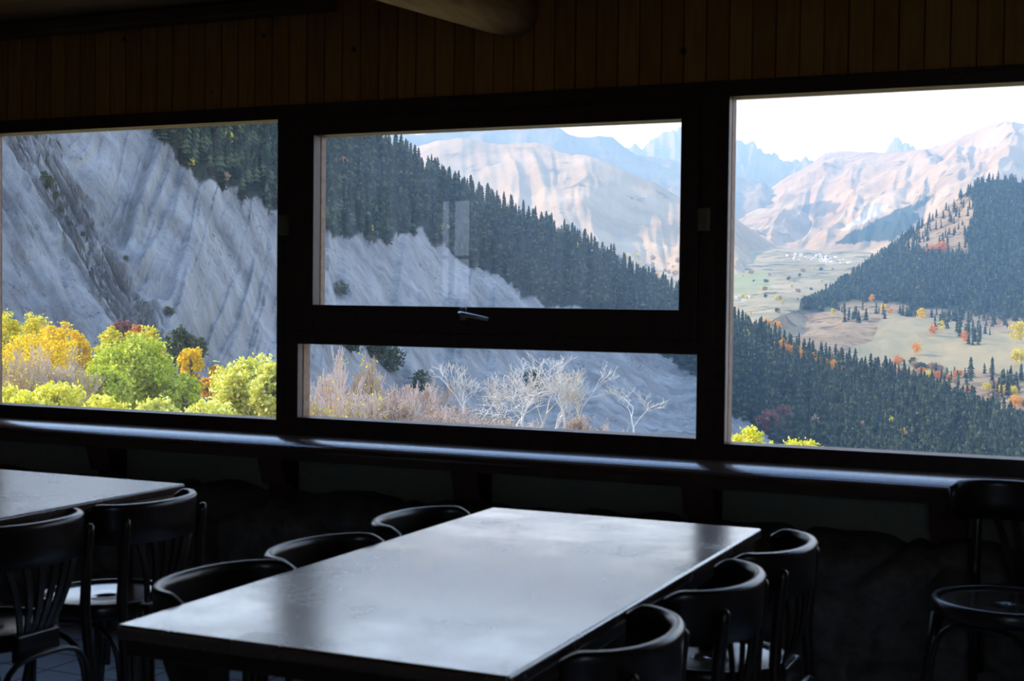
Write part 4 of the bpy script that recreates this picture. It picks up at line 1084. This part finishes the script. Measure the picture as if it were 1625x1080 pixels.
for (px, py, wpx, ratio, lf, lb) in ((702, 372, 17, 1.4, 'gold', 'yellow tree alone at the lower forest edge in the centre pane'), (640, 345, 9, 1.2, 'olive', 'small yellow tree inside the shaded forest'), (543, 265, 14, 1.2, 'rust', 'rusty tree in the upper left of the centre pane forest'), (587, 372, 10, 1.5, 'olive', 'pale tree at the foot of the shaded forest'), (352, 232, 30, .9, 'olive', 'olive yellow tree in the shaded forest of the left window'), (296, 222, 10, 1.6, 'orange', 'orange tree at the left end of the forest in the left window'), (300, 262, 14, .8, 'olive', 'olive bush at the forest corner in the left window'), (355, 290, 18, .8, 'brown', 'brown bush on the cliff edge in the left window'), (915, 393, 8, 1.2, 'gold', 'tiny yellow tree on the sloping forest crest'), (540, 470, 26, .9, 'dark', 'dark shrub on the grey cliff above the sash bottom'),
        (560, 566, 44, .9, 'dark', 'dark green shrub on the cliff above the twiggy shrubs'), (596, 574, 46, 1.0, 'dark', 'larger dark green shrub on the cliff above the twiggy shrubs'), (626, 590, 40, 1.0, 'dark', 'dark shrub on the cliff left of the bare trees'), (668, 628, 36, 1.1, 'dark', 'dark green bush behind the forked bare tree'), (848, 620, 34, 1.0, 'dark', 'dark green bush seen through the biggest bare crown'),
        (70, 284, 14, 1.0, 'dark', 'dark tuft above the upper left cliff shrubs'), (94, 338, 12, 1.0, 'dark', 'dark tuft hanging below the upper left cliff shrubs'), (110, 356, 12, .8, 'dark', 'tiny dark tuft further down the left cliff'), (132, 372, 10, .8, 'dark', 'lowest tiny dark tuft in the row on the left cliff'), (345, 288, 12, .9, 'dark', 'dark tuft under the forest corner in the left window'), (268, 500, 16, .9, 'dark', 'dark tuft on the cliff foot above the golden orange tree'),
        (75, 300, 24, 1.0, 'dark', 'dark shrub on the grey cliff at upper left'), (88, 318, 16, .9, 'dark', 'dark shrub just below the upper left cliff shrub'), (200, 412, 9, .9, 'dark', 'small dark shrub beside the long ravine'), (1184, 540, 12, 1.4, 'olive', 'olive larch at the upper left of the right window forest'), (1184, 570, 12, 1.4, 'olive', 'olive larch below the upper one in the right window forest'), (1290, 668, 26, 1.1, 'dark', 'rounded dull green tree in the lower right forest'), (1330, 672, 30, 1.0, 'dark', 'broad dull green tree in the lower right forest'), (1302, 690, 34, .8, 'brown', 'reddish brown tree low in the right window'), (1420, 690, 18, 1.5, 'olive', 'yellow green tree in the dark lower forest'), (1436, 712, 26, 1.1, 'orange', 'orange brown tree at the bottom of the dark forest'), (1468, 722, 16, .9, 'orange', 'small orange bush at the bottom edge of the right window'), (1225, 690, 40, 1.1, 'red', 'purplish bare thicket behind the yellow bush'), (1245, 680, 30, 1.2, 'red', 'second purplish thicket behind the yellow bush'), (1370, 690, 26, .9, 'brown', 'brown bush in the lower dark forest')):
    P = on_sheet(gA, pxA, NT_A, px, py); d = math.dist(P[:2], (EYE.x, EYE.y)); w = wpx / FPX * d
    far_tree('autumn_tree', P, w, w * ratio, lf, lb, None, k); k += 1
for j in range(46):      # scrub between the meadow and the dark forest
    px = ra_.uniform(1400, 1625); py = ra_.uniform(585, 600) + (px - 1400) * .27 - ra_.uniform(0, 34)
    P = on_sheet(gI, pxI, NT_I, px, py); d = math.dist(P[:2], (EYE.x, EYE.y)); w = ra_.uniform(9, 18) / FPX * d
    far_tree('scrub_bush', P, w, w * .8, ra_.choice(['brown', 'brown', 'olive', 'rust', 'dark']), 'autumn scrub bush between the tan meadow and the dark forest', 'scrub bushes below the meadow', k); k += 1
for j in range(26):      # strip of golden larches in the right window
    px = 1232 + j * 4.0; py = 550 + (px - 1232) * .36 + ra_.uniform(-6, 7)
    P = on_sheet(gA, pxA, NT_A, px, py); d = math.dist(P[:2], (EYE.x, EYE.y)); w = 11 / FPX * d
    far_tree('larch_tree', P, w, w * 1.4, 'orange', 'golden brown larch in the strip running down the dark forest', 'golden larch strip', k); k += 1
for j in range(30):      # dots of trees at the foot of the tan mountain
    px = ra_.uniform(930, 1080); py = ra_.uniform(400, 450)
    P = on_sheet(gC, pxC, 130, px, py); d = math.dist(P[:2], (EYE.x, EYE.y)); w = ra_.uniform(5, 10) / FPX * d
    far_tree('far_tree', P, w, w * .9, ra_.choice(['olive', 'orange', 'brown']), 'tiny autumn tree at the foot of the tan mountain', 'tiny trees below the tan mountain', k); k += 1
for j in range(40):
    px = ra_.uniform(1166, 1330); py = ra_.uniform(425, 505)
    P = on_sheet(gG, pxG, NT_G, px, py); d = math.dist(P[:2], (EYE.x, EYE.y)); w = ra_.uniform(4, 9) / FPX * d
    far_tree('far_tree', P, w, w * .8, ra_.choice(['olive', 'dark', 'brown', 'dark']), 'tiny tree on the pale valley floor', 'tiny trees on the valley floor', k); k += 1

# village houses on the valley floor
M['housewall'] = plain('house_wall', (.85, .83, .8), .8)
M['roof'] = plain('house_roof', (.55, .55, .58), .6)
def house_mesh():
    V = [(-1, -.7, 0), (1, -.7, 0), (1, .7, 0), (-1, .7, 0), (-1, -.7, 1), (1, -.7, 1), (1, .7, 1), (-1, .7, 1), (-1, 0, 1.6), (1, 0, 1.6)]
    me = bpy.data.meshes.new('house')
    me.from_pydata(V, [], [(0, 1, 5, 4), (1, 2, 6, 9, 5), (2, 3, 7, 6), (3, 0, 4, 8, 7), (4, 5, 9, 8), (6, 7, 8, 9)]); me.update()
    me.materials.append(M['housewall']); me.materials.append(M['roof'])
    for i in (4, 5): me.polygons[i].material_index = 1
    return me
hm = house_mesh()
def house(px, py, sc, lab, grp):
    P = on_sheet(gG, pxG, NT_G, px, py); d = math.dist(P[:2], (EYE.x, EYE.y)); s = sc / FPX * d / 2
    o = bpy.data.objects.new('house', hm); COL.objects.link(o); o.location = (P[0], P[1], P[2] - .5); o.scale = (s, s, s); o.rotation_euler = (0, 0, ra_.uniform(0, 3.1))
    tag(o, lab, 'house', grp)
for j in range(60):
    px = ra_.gauss(1300, 26); px = min(1358, max(1238, px)); py = 404 + (px - 1240) * .10 + ra_.uniform(-5, 6)
    house(px, py, ra_.uniform(2.5, 4.5), 'tiny white house of the village far up the valley', 'village houses far up the valley')
for px, py in ((1168, 474), (1174, 470), (1180, 477), (1188, 472)):
    house(px, py, 6, 'white roofed house of the hamlet by the window edge', 'hamlet houses by the window edge')

# ------------------------------------------------------------------ haze over the valley (real volume)
hz, n, l, out = new_mat('valley_haze')
vsn = n.new('ShaderNodeVolumeScatter'); vsn.inputs['Color'].default_value = (.30, .60, 1.0, 1); vsn.inputs['Density'].default_value = 1.8e-4; vsn.inputs['Anisotropy'].default_value = .15
l.new(vsn.outputs[0], out.inputs['Volume'])
hb = MB().box(-14000, 6000, 235, 14500, -700, 1500, 0).build('haze', hz)
tag(hb, 'thin blue haze filling the valley between the mountains', 'haze', None, 'stuff')
